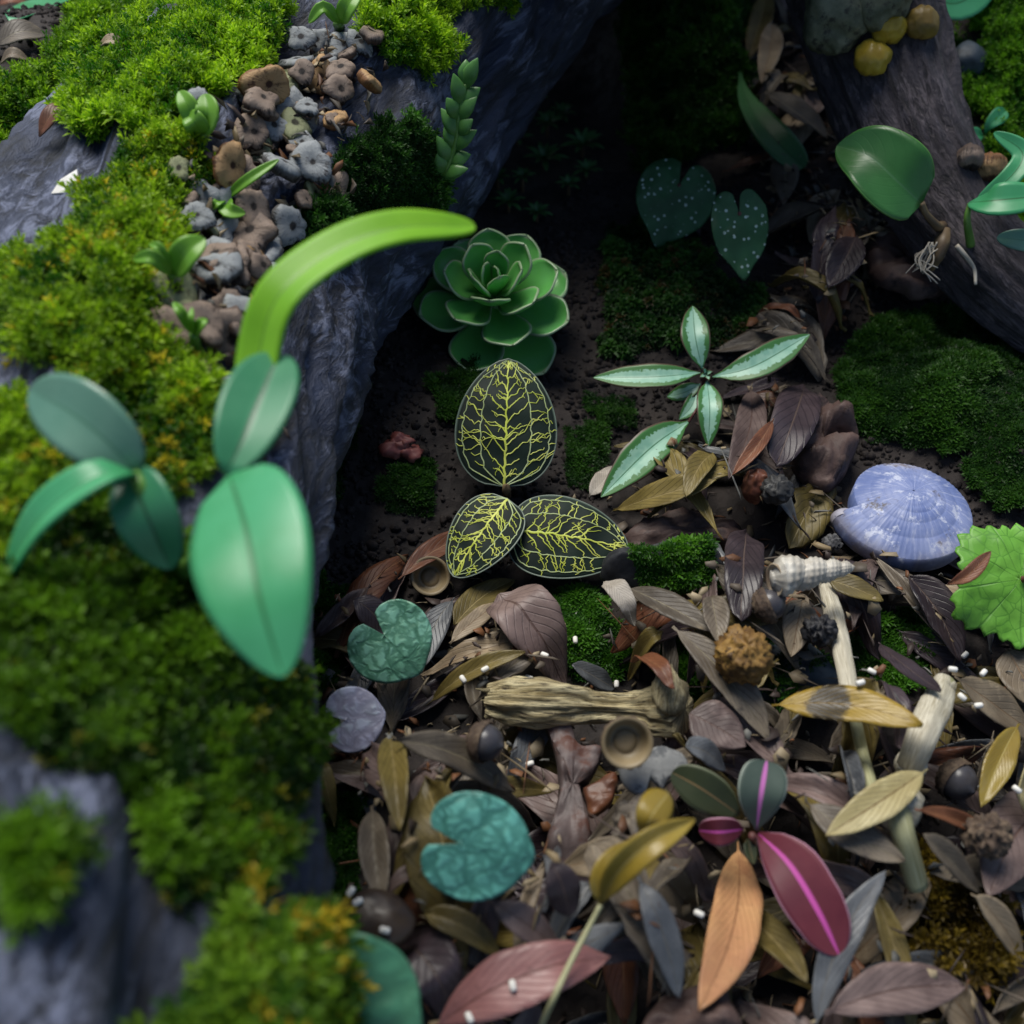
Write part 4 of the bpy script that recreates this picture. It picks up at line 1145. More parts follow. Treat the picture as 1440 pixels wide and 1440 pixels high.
# jewel leaves: nearly black blades with raised golden net veins
jewel_mat = leaf_mat('jewel_leaf', (.006, .012, .010), (.012, .024, .018), edge=(.06, .085, .07), edge_w=.035, vn=16, vw=.1, rough=.6, vary=0, trans=0, bstr=.12, spec=.18)
gold_vein = plain_mat('gold_vein', (.42, .50, .05), (.62, .66, .14), 120, .45, .2, .01)
pale_vein = plain_mat('pale_vein', (.30, .38, .16), (.42, .5, .26), 120, .45, .2, .01)
def jewel_leaf(parent, base, tip, P, n, W, pf, seed, nl=2):
    r = random.Random(seed)
    B = P; T = on_plane(tip[0], tip[1], P, n)
    A = T - B; L = np.linalg.norm(A); A = A / L
    S = nrm(np.cross(A, n))
    def surf(u, v):
        u, v = np.asarray(u, float), np.asarray(v, float)
        w = W * pf(u)
        z = .10 * L * np.sin(np.pi * u) * .6 - .10 * w * v ** 2 * 1.3 + .02 * np.sin(u * 23 + v * 2) * (1 - v * v) - .12 * u ** 3
        return B + A * (u * L)[..., None] + S * (w * v)[..., None] + n * z[..., None]
    nu, nv = 40, 24
    U, Vv = np.meshgrid(np.linspace(0, 1, nu), np.linspace(-1, 1, nv), indexing='ij')
    V = surf(U, Vv).reshape(-1, 3)
    bl = mk('leaf', V, gridF(nu, nv)[:, ::-1].copy(), jewel_mat, parent, uv=np.stack([U.ravel(), .5 + .5 * Vv.ravel()], 1), thick=.03)
    def ribbons(lines, name, mat, up):
        VV, FF, k = [], [], 0
        for pts, wd in lines:
            q = np.asarray(pts, float)
            if len(q) < 2: continue
            p = surf(q[:, 0], q[:, 1]) + n * up
            t = nrm(np.gradient(p, axis=0)); s = nrm(np.cross(t, n))
            ws = np.linspace(wd[0], wd[1], len(p))[:, None] / 2
            VV += [p - s * ws, p + n * .012, p + s * ws]
            m = len(p)
            for i in range(m - 1):
                FF += [[k + i, k + i + 1, k + m + i + 1, k + m + i], [k + m + i, k + m + i + 1, k + 2 * m + i + 1, k + 2 * m + i]]
            k += 3 * m
        if VV: mk(name, np.concatenate(VV), np.array(FF), mat, bl)
    us = np.linspace(.0, .985, 44)
    jag = lambda a: np.array([a * math.sin(x * 61 + seed) + a * r.uniform(-1, 1) for x in us])
    longs = [(-.86, .028), (-.5, .03), (.5, .03), (.86, .028)]
    lines = [(np.column_stack([us, jag(.012)]), (.065, .03))]
    for lv, wd in longs:
        vv = lv * np.clip(us * 8, .15, 1) ** .5 * (1 - .75 * np.clip((us - .8) / .2, 0, 1) ** 2)
        lines.append((np.column_stack([us, vv + jag(.012)]), (wd * 1.1, wd * .8)))
    ribbons(lines[:1], 'midrib', gold_vein, .014)
    net = []
    for sgn in (-1, 1):
        u = .05
        while u < .95:
            for v0, v1 in ((0, .5), (.5, .86), (.86, .99)):
                if r.random() < (.86 if v1 < .9 else .3):
                    uu, vv = u + r.uniform(-.02, .02), v0
                    pts = [(uu, sgn * vv)]
                    slope = (.10 if v0 == 0 else .03) + r.uniform(-.05, .07)
                    stop = v1 if r.random() < .72 else v0 + (v1 - v0) * r.uniform(.4, .9)
                    while vv < stop:
                        dv = r.uniform(.025, .06)
                        vv = min(stop, vv + dv)
                        uu = min(.97, max(.01, uu + slope * dv * 2.2 + r.uniform(-.016, .016)))
                        pts.append((uu, sgn * vv))
                        if r.random() < .12 and vv < stop - .08:       # a fork
                            u2, v2, br_ = uu, vv, [(uu, sgn * vv)]
                            for _ in range(r.randint(2, 5)):
                                v2 += r.uniform(.02, .05); u2 = min(.97, max(.01, u2 + r.choice((-1, 1)) * r.uniform(.008, .026)))
                                if v2 < 1: br_.append((u2, sgn * v2))
                            net.append((br_, (.022, .015)))
                    net.append((pts, (.034 if v0 == 0 else .026, .017)))
            u += r.uniform(.02, .055) if r.random() < .6 else r.uniform(.06, .11)
    ribbons(net, 'net_vein', gold_vein, .010)
    ribbons(lines[1:], 'long_vein', pale_vein, .012)
    us2 = np.linspace(0, 1, 50)
    ribbons([(np.column_stack([us2, us2 * 0 + s_ * .995]), (.035, .035)) for s_ in (-1, 1)], 'margin', plain_mat('jewel_margin', (.10, .14, .11), (.16, .2, .16), 100, .4), .004)
J0 = on(712, 690, 1.1)
jw = thing('jewel_orchid', 'three black leaves with golden net veins on bare soil', 'plant', on(712, 695, 0))
stalk('stem', jw, [on(712, 700, -.1), on(712, 695, .5), J0], [.12, .13, .1], stem_brown)
V, F, uv = blob(J0 + UP * .05, (.12, .12, .2), amp=.2, seed=3, seg=12, rings=8); mk('bud', V, F, stem_brown, jw, uv=uv)
nJ = nrm(TC * .75 + UP * .3)
q = on_plane(709, 684, J0, nJ); jewel_leaf(jw, None, (715, 503), q, nrm(TC * .8 + np.array([0, 0, .25])), 72 * pxcm(depth(q)), prof(.42, .62, 0, 0), 3)
q = on_plane(714, 702, J0 + UP * .35, nJ); jewel_leaf(jw, None, (637, 808), q, nrm(TC * .3 + UP * .85 + np.array([-.1, 0, 0])), 48 * pxcm(depth(q)), prof(.36, .62, 0, 0), 5)
q = on_plane(716, 745, J0 + UP * .3, nJ); jewel_leaf(jw, None, (884, 770), q, nrm(TC * .5 + UP * .6), 61 * pxcm(depth(q)), prof(.36, .6, 0, 0), 8)

# polar leaves: heart shaped, round, lobed
def polar_leaf(name, parent, base, tip, P, n, mat, ex=.42, teeth=0, tn=0, gap=0.0, dome=.12, wav=.05, seed=0, thick=.05, wid=1.0, tipx=.08, cuplobe=.0):
    T = on_plane(tip[0], tip[1], P, n)
    A = T - P; L = np.linalg.norm(A); A = A / L; S = np.cross(n, A)
    m, k = 90, 16
    ph = np.linspace(-math.pi + gap, math.pi - gap, m)
    r = np.clip(np.cos(ph / 2), 0, 1) ** ex * (1 + tipx * np.exp(-(ph / .22) ** 2))
    r = r / r[m // 2]
    if teeth: r = r * (1 + teeth * (2 * np.abs(((ph * tn / 6.283) % 1) - .5) - .5) + teeth * .6 * np.cos(ph * 5))
    f = np.linspace(0, 1, k) ** .8
    X = f[:, None] * (r * np.cos(ph))[None]; Y = f[:, None] * (r * np.sin(ph))[None] * wid
    z = -dome * (X ** 2 + Y ** 2) + wav * fbm(np.stack([X * 2, Y * 2, X * 0 + seed], -1), 3) * (.3 + f[:, None]) + cuplobe * np.clip(-X, 0, 1)
    V = P + L * (X[..., None] * A + Y[..., None] * S + z[..., None] * n)
    rad_uv = np.stack([.5 + .45 * X, .5 + .45 * Y], -1)
    return mk(name, V.reshape(-1, 3), gridF(k, m), mat, parent, uv=rad_uv.reshape(-1, 2), thick=thick)

def heart_mat(name, vein_c, cell_c, sc, c2, rough=.42, lo=.02, hi=.09):
    M = Mat(name)
    dis = M.n('VectorMath', {0: M.obj(), 1: M.n('VectorMath', {0: M.n('TexNoise', {'Vector': M.obj(), 'Scale': 230.0, 'Detail': 3.0}).outputs['Color'], 'Scale': .0055}, operation='SCALE').outputs[0]}, operation='ADD').outputs[0]
    e1 = M.step(M.vor(sc, 'DISTANCE_TO_EDGE', dis), .0, .28)
    e2 = M.step(M.vor(sc * .4, 'DISTANCE_TO_EDGE', dis), .0, .10)
    nz = M.noise(140, 4)
    cell = M.mix(M.step(nz, .35, .65), cell_c, c2)
    k = M.math('MULTIPLY', M.math('MULTIPLY_ADD', e1, .75), e2)
    k.node.inputs[0].links[0].from_node.inputs[2].default_value = .25
    col = M.mix(k, vein_c, cell)
    sx = M.n('SeparateXYZ', {0: M.uv()})
    vv = M.math('ABSOLUTE', M.math('SUBTRACT', sx.outputs[1], .5))
    rib = M.math('SUBTRACT', 1.0, M.step(vv, .004, .012))
    rib = M.math('MULTIPLY', rib, M.step(sx.outputs[0], .48, .55))
    col = M.mix(rib, col, vein_c)
    return M.done(col, rough, M.math('ADD', k, M.math('MULTIPLY', nz, .3)), .45, .03, .5, trans=.08)
teal = heart_mat('teal_heart_leaf', (.06, .19, .12), (.22, .50, .38), 330, (.16, .40, .26))
teal2 = heart_mat('teal_brain_leaf', (.05, .2, .16), (.16, .50, .42), 360, (.12, .40, .33))
lav = heart_mat('lavender_heart_leaf', (.25, .25, .34), (.42, .49, .58), 300, (.36, .37, .52))
green_blur = heart_mat('green_heart_leaf', (.06, .2, .11), (.09, .30, .17), 200, (.07, .25, .14))
def heart(base, tip, lift, n, mat, label, **kw):
    P = on(base[0], base[1], lift)
    n = nrm(n)
    t = thing('heart_leaf_plant', label, 'plant', on(base[0], base[1], 0))
    polar_leaf('leaf', t, base, tip, P, n, mat, **kw)
    g = P.copy(); g[2] = H(P[0], P[1]) - .1
    stalk('petiole', t, [P - n * .04, P * .5 + g * .5 + RGT * .15, g + RGT * .1], [.05, .05, .06], stem_brown)
    return t
heart((540, 893), (590, 948), 1.2, TC * .9 + UP * .2, teal, 'pale teal heart leaf with green net veins, deep open notch', ex=.40, gap=.32, wid=1.02, seed=1)
heart((486, 1013), (542, 1004), 1.0, TC * .8 + UP * .3, lav, 'small lavender grey heart leaf beside the log', ex=.42, gap=.42, wid=1.0, seed=2, dome=.05)
heart((648, 1187), (752, 1212), 1.5, TC * .9 + UP * .2, teal2, 'largest teal heart leaf with a brain like vein pattern', ex=.40, gap=.3, wid=.86, seed=3)
heart((470, 1410), (590, 1462), 3.2, TC * .9 + UP * .1, green_blur, 'plain green broad leaf below the coarse yellow moss, out of focus', ex=.36, gap=.3, wid=.95, seed=4)

# rosette succulent
M = Mat('rosette_leaf')
sx = M.n('SeparateXYZ', {0: M.uv()})
v = M.math('ABSOLUTE', M.math('SUBTRACT', M.math('MULTIPLY', sx.outputs[1], 2.0), 1.0))
rc = M.mix(M.step(sx.outputs[0], .0, .8), (.07, .30, .035), (.13, .46, .10))
rc = M.mix(M.math('MULTIPLY', M.step(M.noise(120, 4), .4, .7), .4), rc, (.15, .42, .17))
rc = M.mix(M.math('MAXIMUM', M.step(v, .90, .98), M.step(sx.outputs[0], .965, .99)), rc, (.30, .42, .24))
ros_mat = M.done(rc, .3, M.noise(260, 3), .25, .015, .5, trans=.12)
R0 = on(694, 420, 1.3)
rosx = nrm(UP * .8 + TC * .35)
ros = thing('rosette_succulent', 'bright green spoon leaved succulent rosette on dark soil', 'succulent', on(694, 470, 0))
Bs = basis(rosx, RGT)
RP = prof(1.3, .56, 0, .24)
NR = 25
for i in range(NR):
    f = (i + .5) / NR
    az = i * 2.39996 + .4
    el = math.radians(82 - 104 * f ** .85)
    Lr = .8 + 1.75 * f ** .6
    out = Bs[0] * math.cos(az) + Bs[1] * math.sin(az)
    d = out * math.cos(el) + Bs[2] * math.sin(el)
    up = Bs[2] * math.cos(el) - out * math.sin(el)
    st_ = R0 + Bs[2] * (.35 - .7 * f)
    ctrl = [st_ + out * .06, st_ + d * Lr * .5 + up * -.04 * Lr, st_ + d * Lr * .85 + up * .02 * Lr, st_ + d * Lr + up * .10 * Lr]
    V, F, uv = spine_sheet(ctrl, Lr * (.33 if i > 3 else .26), RP, 36, 10, up, fold=.05, cup=.28)
    mk('leaf', V, F, ros_mat, ros, uv=uv, thick=.07)
V, F, uv = blob(R0 - Bs[2] * .5, (.5, .5, .6), z=rosx, amp=.05); mk('stem', V, F, stem_green, ros, uv=uv)

# variegated seedling
M = Mat('variegated_leaf')
sx = M.n('SeparateXYZ', {0: M.uv()})
v = M.math('ABSOLUTE', M.math('SUBTRACT', M.math('MULTIPLY', sx.outputs[1], 2.0), 1.0))
ragg = M.math('ADD', v, M.math('MULTIPLY', M.math('SUBTRACT', M.noise(650, 5, None, .7), .5), .9))
ragg = M.math('ADD', ragg, M.math('MULTIPLY', M.step(sx.outputs[0], .75, 1.0), .35))
mint = M.mix(M.step(M.noise(200, 3), .4, .6), (.36, .62, .46), (.26, .52, .38))
vc = M.mix(M.step(ragg, .50, .58), mint, (.06, .20, .05))
vc = M.mix(M.step(v, .86, .96), vc, (.09, .06, .04))
vc = M.mix(M.math('SUBTRACT', 1.0, M.step(v, .015, .05)), vc, (.07, .2, .10))
var_mat = M.done(vc, .4, M.noise(300, 3), .3, .02, .5, trans=.1)
V0 = on(992, 525, 1.7)
va = thing('variegated_seedling', 'seedling with pointed mint green leaves edged in dark green', 'plant', on(990, 560, 0))
dv = depth(V0)
for ctrl, w, nn in [([(988, 520, dv), (978, 475, dv - .1), (974, 430, dv + .5)], 21, None), ([(985, 524, dv), (920, 530, dv - .2), (834, 531, dv + .3)], 20, UP * .7 + TC * .4),
                    ([(1002, 530, dv), (1060, 515, dv - .3), (1139, 470, dv + .3)], 23, UP * .6 + TC * .5), ([(994, 535, dv), (998, 575, dv - .7), (996, 628, dv - .7)], 19, None),
                    ([(985, 540, dv + .2), (962, 552, dv + .2), (938, 558, dv + .5)], 13, None), ([(980, 548, dv + .2), (972, 572, dv), (955, 590, dv)], 12, None),
                    ([(969, 592, dv - .2), (915, 630, dv - .9), (845, 699, dv - 1.3)], 27, TC * .8 + UP * .3)]:
    px_leaf('leaf', va, ctrl, w, prof(.7, .85, .05), var_mat, nn, fold=.22, edge=.05, n=26, nv=10)
stalk('stem', va, [on(990, 560, -.1), on(990, 545, .8), V0 - UP * .05], [.1, .09, .07], stem_red)
stalk('petiole', va, [on(990, 560, .3), at_depth(980, 575, dv - .1), at_depth(968, 594, dv - .2)], [.05, .04, .04], stem_red)
for k in range(4):
    px_leaf('bud_leaf', va, [(993, 526, dv - .05), (993 + 9 * math.cos(k * 1.6 + .4), 526 - 9 * math.sin(k * 1.6 + .4), dv - .25)], 4, OVATE, var_mat, n=6, nv=4, fold=.4)

# spotted begonia leaves
M = Mat('spotted_leaf')
dots = M.math('SUBTRACT', 1.0, M.step(M.vor(460, 'F1', None, .95), .18, .27))
dots = M.math('MULTIPLY', dots, M.step(M.noise(500, 1), .3, .45))
bc = M.mix(M.step(M.noise(80, 3), .35, .65), (.02, .075, .025), (.035, .12, .045))
bc = M.mix(dots, bc, (.42, .55, .48))
spot_mat = M.done(bc, .5, dots, .5, .03, .4)
for base, tip, lift, nn, lab, ex in [((1040, 300), (1048, 392), 2.6, TC * .9 + RGT * .05, 'dark begonia leaf with white dots, pointed tip down', .5),
                                ((955, 260), (925, 345), 2.0, TC * .8 + UP * .2, 'dim white dotted begonia leaf deeper in the hollow', .4)]:
    P = on(base[0], base[1], lift)
    t = thing('spotted_begonia', lab, 'plant', on(base[0], base[1] + 40, 0))
    polar_leaf('leaf', t, base, tip, P, nrm(nn), spot_mat, ex=ex, gap=.25, wid=.62 if lift > 2.3 else .8, wav=.08, tipx=.2, teeth=.02, tn=40)
    stalk('petiole', t, [P, on(base[0], base[1] + 30, .8), on(base[0], base[1] + 45, -.1)], [.06, .06, .07], stem_red)

# pink veined plant
def pinkm(name, c1, c2, rib, w, edge, u0=0.0):
    M = Mat(name)
    sx = M.n('SeparateXYZ', {0: M.uv()})
    v = M.math('ABSOLUTE', M.math('SUBTRACT', M.math('MULTIPLY', sx.outputs[1], 2.0), 1.0))
    c = M.mix(M.step(M.noise(70, 4), .35, .65), c1, c2)
    k = M.math('SUBTRACT', 1.0, M.step(v, w * .6, w * 1.1))
    c = M.mix(k, c, rib)
    c = M.mix(M.step(v, .93, .985), c, edge)
    return M.done(c, .5, M.math('ADD', M.noise(240, 3), M.math('MULTIPLY', v, 1.0)), .3, .02, .3, trans=.08)
crim = pinkm('crimson_leaf', (.095, .016, .028), (.135, .028, .04), (.5, .08, .34), .11, (.42, .22, .30))
grn_pink = pinkm('green_pink_leaf', (.055, .08, .065), (.08, .11, .09), (.55, .17, .46), .12, (.3, .35, .3))
dk_olive = pinkm('dark_olive_leaf', (.03, .04, .018), (.045, .055, .025), (.18, .12, .055), .05, (.16, .18, .11))
K0 = on(1058, 1175, 1.3); dk = depth(K0)
pk = thing('pink_veined_plant', 'low plant with crimson, green and olive leaves and magenta midribs', 'plant', on(1058, 1180, 0))
stalk('stem', pk, [on(1058, 1185, -.1), on(1060, 1182, .6), K0], [.12, .11, .08], stem_red)
for ctrl, w, m_, lab, nn in [([(1066, 1172, dk), (1110, 1215, dk - .6), (1150, 1280, dk - 1.0), (1180, 1342, dk - 1.15)], 42, crim, 'large crimson leaf with a magenta midrib', TC),
                         ([(1064, 1168, dk), (1070, 1120, dk - .3), (1078, 1070, dk - .1)], 34, grn_pink, 'grey green leaf with a magenta midrib', TC),
                         ([(1046, 1166, dk), (1012, 1170, dk - .3), (983, 1168, dk)], 20, crim, 'small crimson leaf', TC),
                         ([(1040, 1146, dk), (988, 1110, dk - .1), (945, 1086, dk + .1)], 28, dk_olive, 'dark olive leaf with a tan midrib', TC)]:
    o = px_leaf('leaf', pk, ctrl, w, prof(.55, .5, .04, .08) if m_ is not grn_pink else prof(.8, .35, .04, .08), m_, nn, fold=.1, edge=.03, n=26, nv=10, thick=.05)
    o['label'] = lab
px_leaf('leaf', pk, [(1052, 1180, dk + .2), (1055, 1195, dk + .1), (1060, 1215, dk)], 9, OVATE, dk_olive, fold=.3, n=10)

# green lobed leaf at the right
lob = Mat('lobed_green_leaf')
sxx = lob.n('SeparateXYZ', {0: lob.uv()})
ang = lob.math('ARCTAN2', lob.math('SUBTRACT', sxx.outputs[1], .5), lob.math('SUBTRACT', sxx.outputs[0], .5))
rayv = lob.math('ABSOLUTE', lob.math('SUBTRACT', lob.math('FRACT', lob.math('MULTIPLY', ang, 1.45)), .5))
vl = lob.math('SUBTRACT', 1.0, lob.step(rayv, .0, .05))
nv_ = lob.vor(300, 'DISTANCE_TO_EDGE')
lc_ = lob.mix(lob.step(lob.noise(90, 4), .35, .65), (.12, .34, .035), (.18, .45, .06))
lc_ = lob.mix(lob.math('MULTIPLY', vl, .7), lc_, (.08, .24, .03))
lc_ = lob.mix(lob.math('SUBTRACT', 1.0, lob.step(nv_, .01, .05)), lc_, (.09, .27, .03))
lob_mat = lob.done(lc_, .45, lob.math('ADD', nv_, lob.math('MULTIPLY', vl, -.5)), .5, .05, .4, trans=.15)
P = on(1436, 815, 1.1)
lf = thing('lobed_leaf_plant', 'bright green toothed lobed leaf right of the folded purple leaf', 'plant', on(1450, 815, 0))
polar_leaf('leaf', lf, (1436, 815), (1352, 862), P, nrm(TC * .7 + UP * .4), lob_mat, ex=.2, teeth=.13, tn=26, gap=.25, wid=1.0, wav=.1, tipx=.05, dome=.1)
stalk('petiole', lf, [P + TC * .03, at_depth(1462, 812, depth(P) - .1), on(1500, 820, 0)], [.08, .08, .1], stem_red)
hm_put(np.array([on(1365, 800, 0) * 0 + P]))
o = px_leaf('dead_leaf', None, [(1332, 822, depth(P) - .55), (1362, 808, depth(P) - .75), (1394, 775, depth(P) - .5)], 11, LANCE, DRY['rust'], fold=.35)
tag(o, 'small tan boat shaped leaf lying on the green lobed leaf', 'leaf')

# epiphytic orchids on the log, out of focus in front
orch = leaf_mat('orchid_leaf', (.06, .36, .14), (.09, .44, .20), rib=(.04, .2, .07), rib_w=.06, rough=.36, vary=0, trans=.25, bstr=.1, vn=3, vw=.02)
orch_dark = leaf_mat('orchid_leaf_dark', (.04, .22, .10), (.06, .27, .13), rib=(.03, .11, .05), rib_w=.08, rough=.36, vary=0, trans=.2, bstr=.1, vn=3, vw=.02)
orch_lime = leaf_mat('orchid_leaf_lime', (.22, .52, .02), (.28, .6, .03), rib=(.14, .32, .03), rib_w=.05, rough=.4, vary=0, trans=.35, bstr=.1, vn=3, vw=.02)
orch_sheen = leaf_mat('orchid_leaf_sheen_tint', (.10, .24, .17), (.14, .29, .21), rib=(.08, .2, .13), rib_w=.06, rough=.3, vary=0, trans=.15, bstr=.1, vn=3, vw=.02)  # bluish sky sheen put into the base colour
hb = hit(255, 800)
o1 = thing('orchid', 'orchid on the log with a broad hanging leaf and a long lime leaf', 'orchid', hb[0])
d1 = depth(hb[0])
stalk('stem', o1, [hb[0], at_depth(275, 790, d1 - 1.0), at_depth(318, 700, d1 - 2.0), at_depth(330, 668, d1 - 2.4)], [.22, .16, .14, .12], stem_green)
dd = d1 - 2.5
px_leaf('leaf', o1, [(322, 668, dd), (345, 740, dd - .9), (365, 840, dd - 1.5), (398, 952, dd - 1.6)], 92, prof(.42, .62, .0, .05), orch, TC, fold=.12, cup=-.12, n=30, nv=12, thick=.06)
px_leaf('leaf', o1, [(318, 668, dd), (345, 610, dd + .2), (368, 555, dd + .6), (392, 498, dd + 1.2)], 52, prof(.6, .5, .0, .05), orch_dark, TC, fold=.3, n=24, nv=12, thick=.06)
px_leaf('leaf', o1, [(330, 668, dd + .5), (355, 590, dd + 1.0), (364, 500, dd + 1.2), (392, 415, dd + 1.1), (470, 352, dd + 1.4), (560, 320, dd + 1.8), (668, 318, dd + 2.4)], 36, prof(.42, .40, .0, .2), orch_lime, TC * .6 + UP * .6 + RGT * -.3, fold=.2, n=44, nv=10, thick=.06)
hb2 = hit(205, 800)
o2 = thing('orchid', 'orchid on the log with a sheen tinted leaf and an arching leaf', 'orchid', hb2[0])
d2 = depth(hb2[0]); e = d2 - 2.0
stalk('stem', o2, [hb2[0], at_depth(235, 785, d2 - .8), at_depth(205, 700, e), at_depth(190, 665, e)], [.2, .15, .13, .1], stem_green)
px_leaf('leaf', o2, [(195, 668, e), (150, 620, e - .2), (100, 580, e - .1), (42, 548, e + .4)], 52, prof(.5, .55, 0, .05), orch_sheen, TC, fold=.15, n=24, nv=10, thick=.06)
px_leaf('leaf', o2, [(195, 665, e), (140, 668, e - .5), (60, 725, e - .5), (5, 815, e + .1)], 34, prof(.5, .6, 0, .05), orch, TC * .3 + UP + RGT * -.5, fold=.3, n=24, nv=10, thick=.06)
px_leaf('leaf', o2, [(180, 660, e + .1), (205, 720, e - .2), (240, 800, e + .2)], 46, prof(.5, .6, 0, .05), orch_dark, TC, fold=.25, n=24, nv=10, thick=.06)
px_leaf('leaf', o2, [(130, 610, e + 1.0), (128, 570, e + .9), (125, 545, e + 1.0)], 18, ELLIP, orch_dark, TC, fold=.2, n=12)

# bright sprouts among the bulbs
sprout_mat = leaf_mat('sprout_leaf', (.16, .40, .03), (.26, .52, .07), rib=(.13, .34, .03), rough=.4, vary=0, trans=.3, bstr=.1)
SPR = [((475, 35), [((478, 33), (455, 10), (434, 32), 9), ((480, 33), (488, 10), (505, -12), 14)], 'lime sprout with one bent leaf at the far end of the log'),
       ((318, 275), [((318, 278), (345, 255), (392, 224), 8), ((318, 278), (320, 295), (345, 300), 12), ((316, 280), (305, 285), (298, 295), 7)], 'sprout with one long narrow leaf among the bulb heap'),
       ((242, 385), [((242, 386), (215, 362), (187, 365), 11), ((243, 386), (262, 355), (288, 335), 22), ((240, 384), (225, 350), (210, 343), 8)], 'two leaved sprout between moss and bulbs'),
       ((275, 505), [((272, 470), (255, 440), (243, 425), 8), ((273, 470), (282, 455), (290, 448), 9), ((272, 470), (268, 450), (270, 432), 5)], 'pale stemmed sprout growing from the lowest bulbs'),
       ((284, 190), [((284, 190), (274, 172), (262, 160), 17), ((285, 188), (292, 160), (288, 132), 18), ((284, 190), (265, 150), (252, 128), 15)], 'dull green sprout beside the mossy bulbs')]
for (bx, by), lv, lab in SPR:
    h_ = hit(bx, by)
    t = thing('sprout', lab, 'sprout', h_[0])
    d_ = depth(h_[0])
    top = lv[0][0]
    stalk('stem', t, [h_[0] - h_[1] * .1, at_depth(bx, (by + top[1]) / 2, d_ - .5), at_depth(top[0], top[1], d_ - .9)], [.16, .13, .08], stem_green)
    for a, b, c_, w in lv:
        px_leaf('leaf', t, [(*a, d_ - .9), (*b, d_ - 1.3), (*c_, d_ - 1.2)], w, prof(.55, .6, 0, .08), sprout_mat, TC, fold=.3, n=14)

# right-hand orchids on the branch
deep = leaf_mat('deep_green_leaf', (.035, .14, .03), (.05, .19, .045), rib=(.07, .2, .07), rib_w=.04, rough=.32, vary=0, trans=.2, bstr=.15, edge=(.12, .3, .07), edge_w=.02)
hr = hit(1325, 318)
o3 = thing('orchid', 'orchid with one broad deep green leaf and bare white roots on the branch', 'orchid', hr[0])
dr = depth(hr[0]) - .4
stalk('stem', o3, [hr[0], at_depth(1318, 318, dr - .3), at_depth(1302, 300, dr - .7), at_depth(1296, 285, dr - .9)], [.16, .13, .1, .09], stem_brown)
px_leaf('leaf', o3, [(1296, 286, dr - .9), (1262, 255, dr - 1.2), (1222, 220, dr - 1.0), (1177, 205, dr - .4)], 55, prof(.42, .68, 0, .05), deep, TC, fold=.2, cup=.1, n=28, nv=12, thick=.06)
V, F, uv = tube([at_depth(1330, 322, dr), at_depth(1325, 340, dr - .2), at_depth(1318, 360, dr - .1), at_depth(1310, 380, dr + .2)], [.1, .17, .16, .06], 16, 24, twigd(3, .35))
mk('rhizome', V, F, stem_brown, o3, uv=uv)
root_mat = plain_mat('pale_root', (.30, .26, .2), (.5, .46, .38), 120, .6, .5, .03)
rr = random.Random(4)
for pts in [[(1345, 345), (1358, 360), (1370, 378), (1372, 400)]] + [[(1312 + rr.uniform(-8, 8), 345 + rr.uniform(-6, 8)), (1300 + rr.uniform(-14, 14), 362 + rr.uniform(-6, 10)), (1300 + rr.uniform(-30, 24), 380 + rr.uniform(-6, 20))] for _ in range(16)]:
    w = .075 if len(pts) == 4 else rr.uniform(.015, .03)
    stalk('root', o3, [at_depth(x, y, dr - .3 + rr.uniform(-.15, .15)) for x, y in pts], [w, w * .9, w * .6], root_mat, 6, 14)
hr2 = hit(1365, 345); dr2 = depth(hr2[0]) - .3
o4 = thing('orchid', 'pale green orchid leaves curving out beside the white roots', 'orchid', hr2[0])
px_leaf('leaf', o4, [(1362, 285, dr2 - .4), (1400, 282, dr2 - 1.2), (1470, 275, dr2 - 1.4)], 25, ELLIP, orch, TC * .8 + UP * .4, fold=.2, n=20, thick=.05)
px_leaf('leaf', o4, [(1370, 285, dr2 - .2), (1420, 250, dr2 - .6), (1438, 215, dr2 - .5), (1398, 186, dr2 - .3)], 15, ELLIP, orch, TC + RGT * -.4, fold=.2, n=24, thick=.05)
px_leaf('leaf', o4, [(1480, 345, dr2 - .6), (1440, 338, dr2 - .8), (1402, 334, dr2 - .6)], 16, ELLIP, orch_sheen, TC, fold=.2, n=16, thick=.05)
stalk('stem', o4, [hr2[0], at_depth(1360, 310, dr2 - .3), at_depth(1364, 286, dr2 - .4)], [.13, .1, .07], stem_green)
hs = hit(1385, 195); ds = depth(hs[0]) - .3
o5 = thing('sprout', 'small two leaved green sprout on the right bank', 'sprout', hs[0])
for a in [[(1384, 190, ds), (1392, 175, ds - .3), (1414, 155, ds - .2)], [(1384, 192, ds), (1372, 190, ds - .3), (1357, 198, ds - .1)]]:
    px_leaf('leaf', o5, a, 12, OBOV, orch, TC, fold=.3, n=14)
stalk('stem', o5, [hs[0], at_depth(1386, 200, ds), at_depth(1384, 190, ds)], [.09, .07, .05], stem_green)
ht = hit(1340, 20, (T_GROUND, T_BR)); dt = depth(ht[0])
o6 = thing('orchid', 'rounded green leaf hanging over the top of the branch', 'orchid', ht[0])
px_leaf('leaf', o6, [(1400, -30, dt - 1), (1345, 5, dt - 1.6), (1300, -10, dt - 1.5)], 26, ELLIP, orch, TC, fold=.1, n=16)
stalk('stem', o6, [ht[0], at_depth(1400, -10, dt - .6), at_depth(1400, -30, dt - 1)], [.1, .08, .06], stem_green)
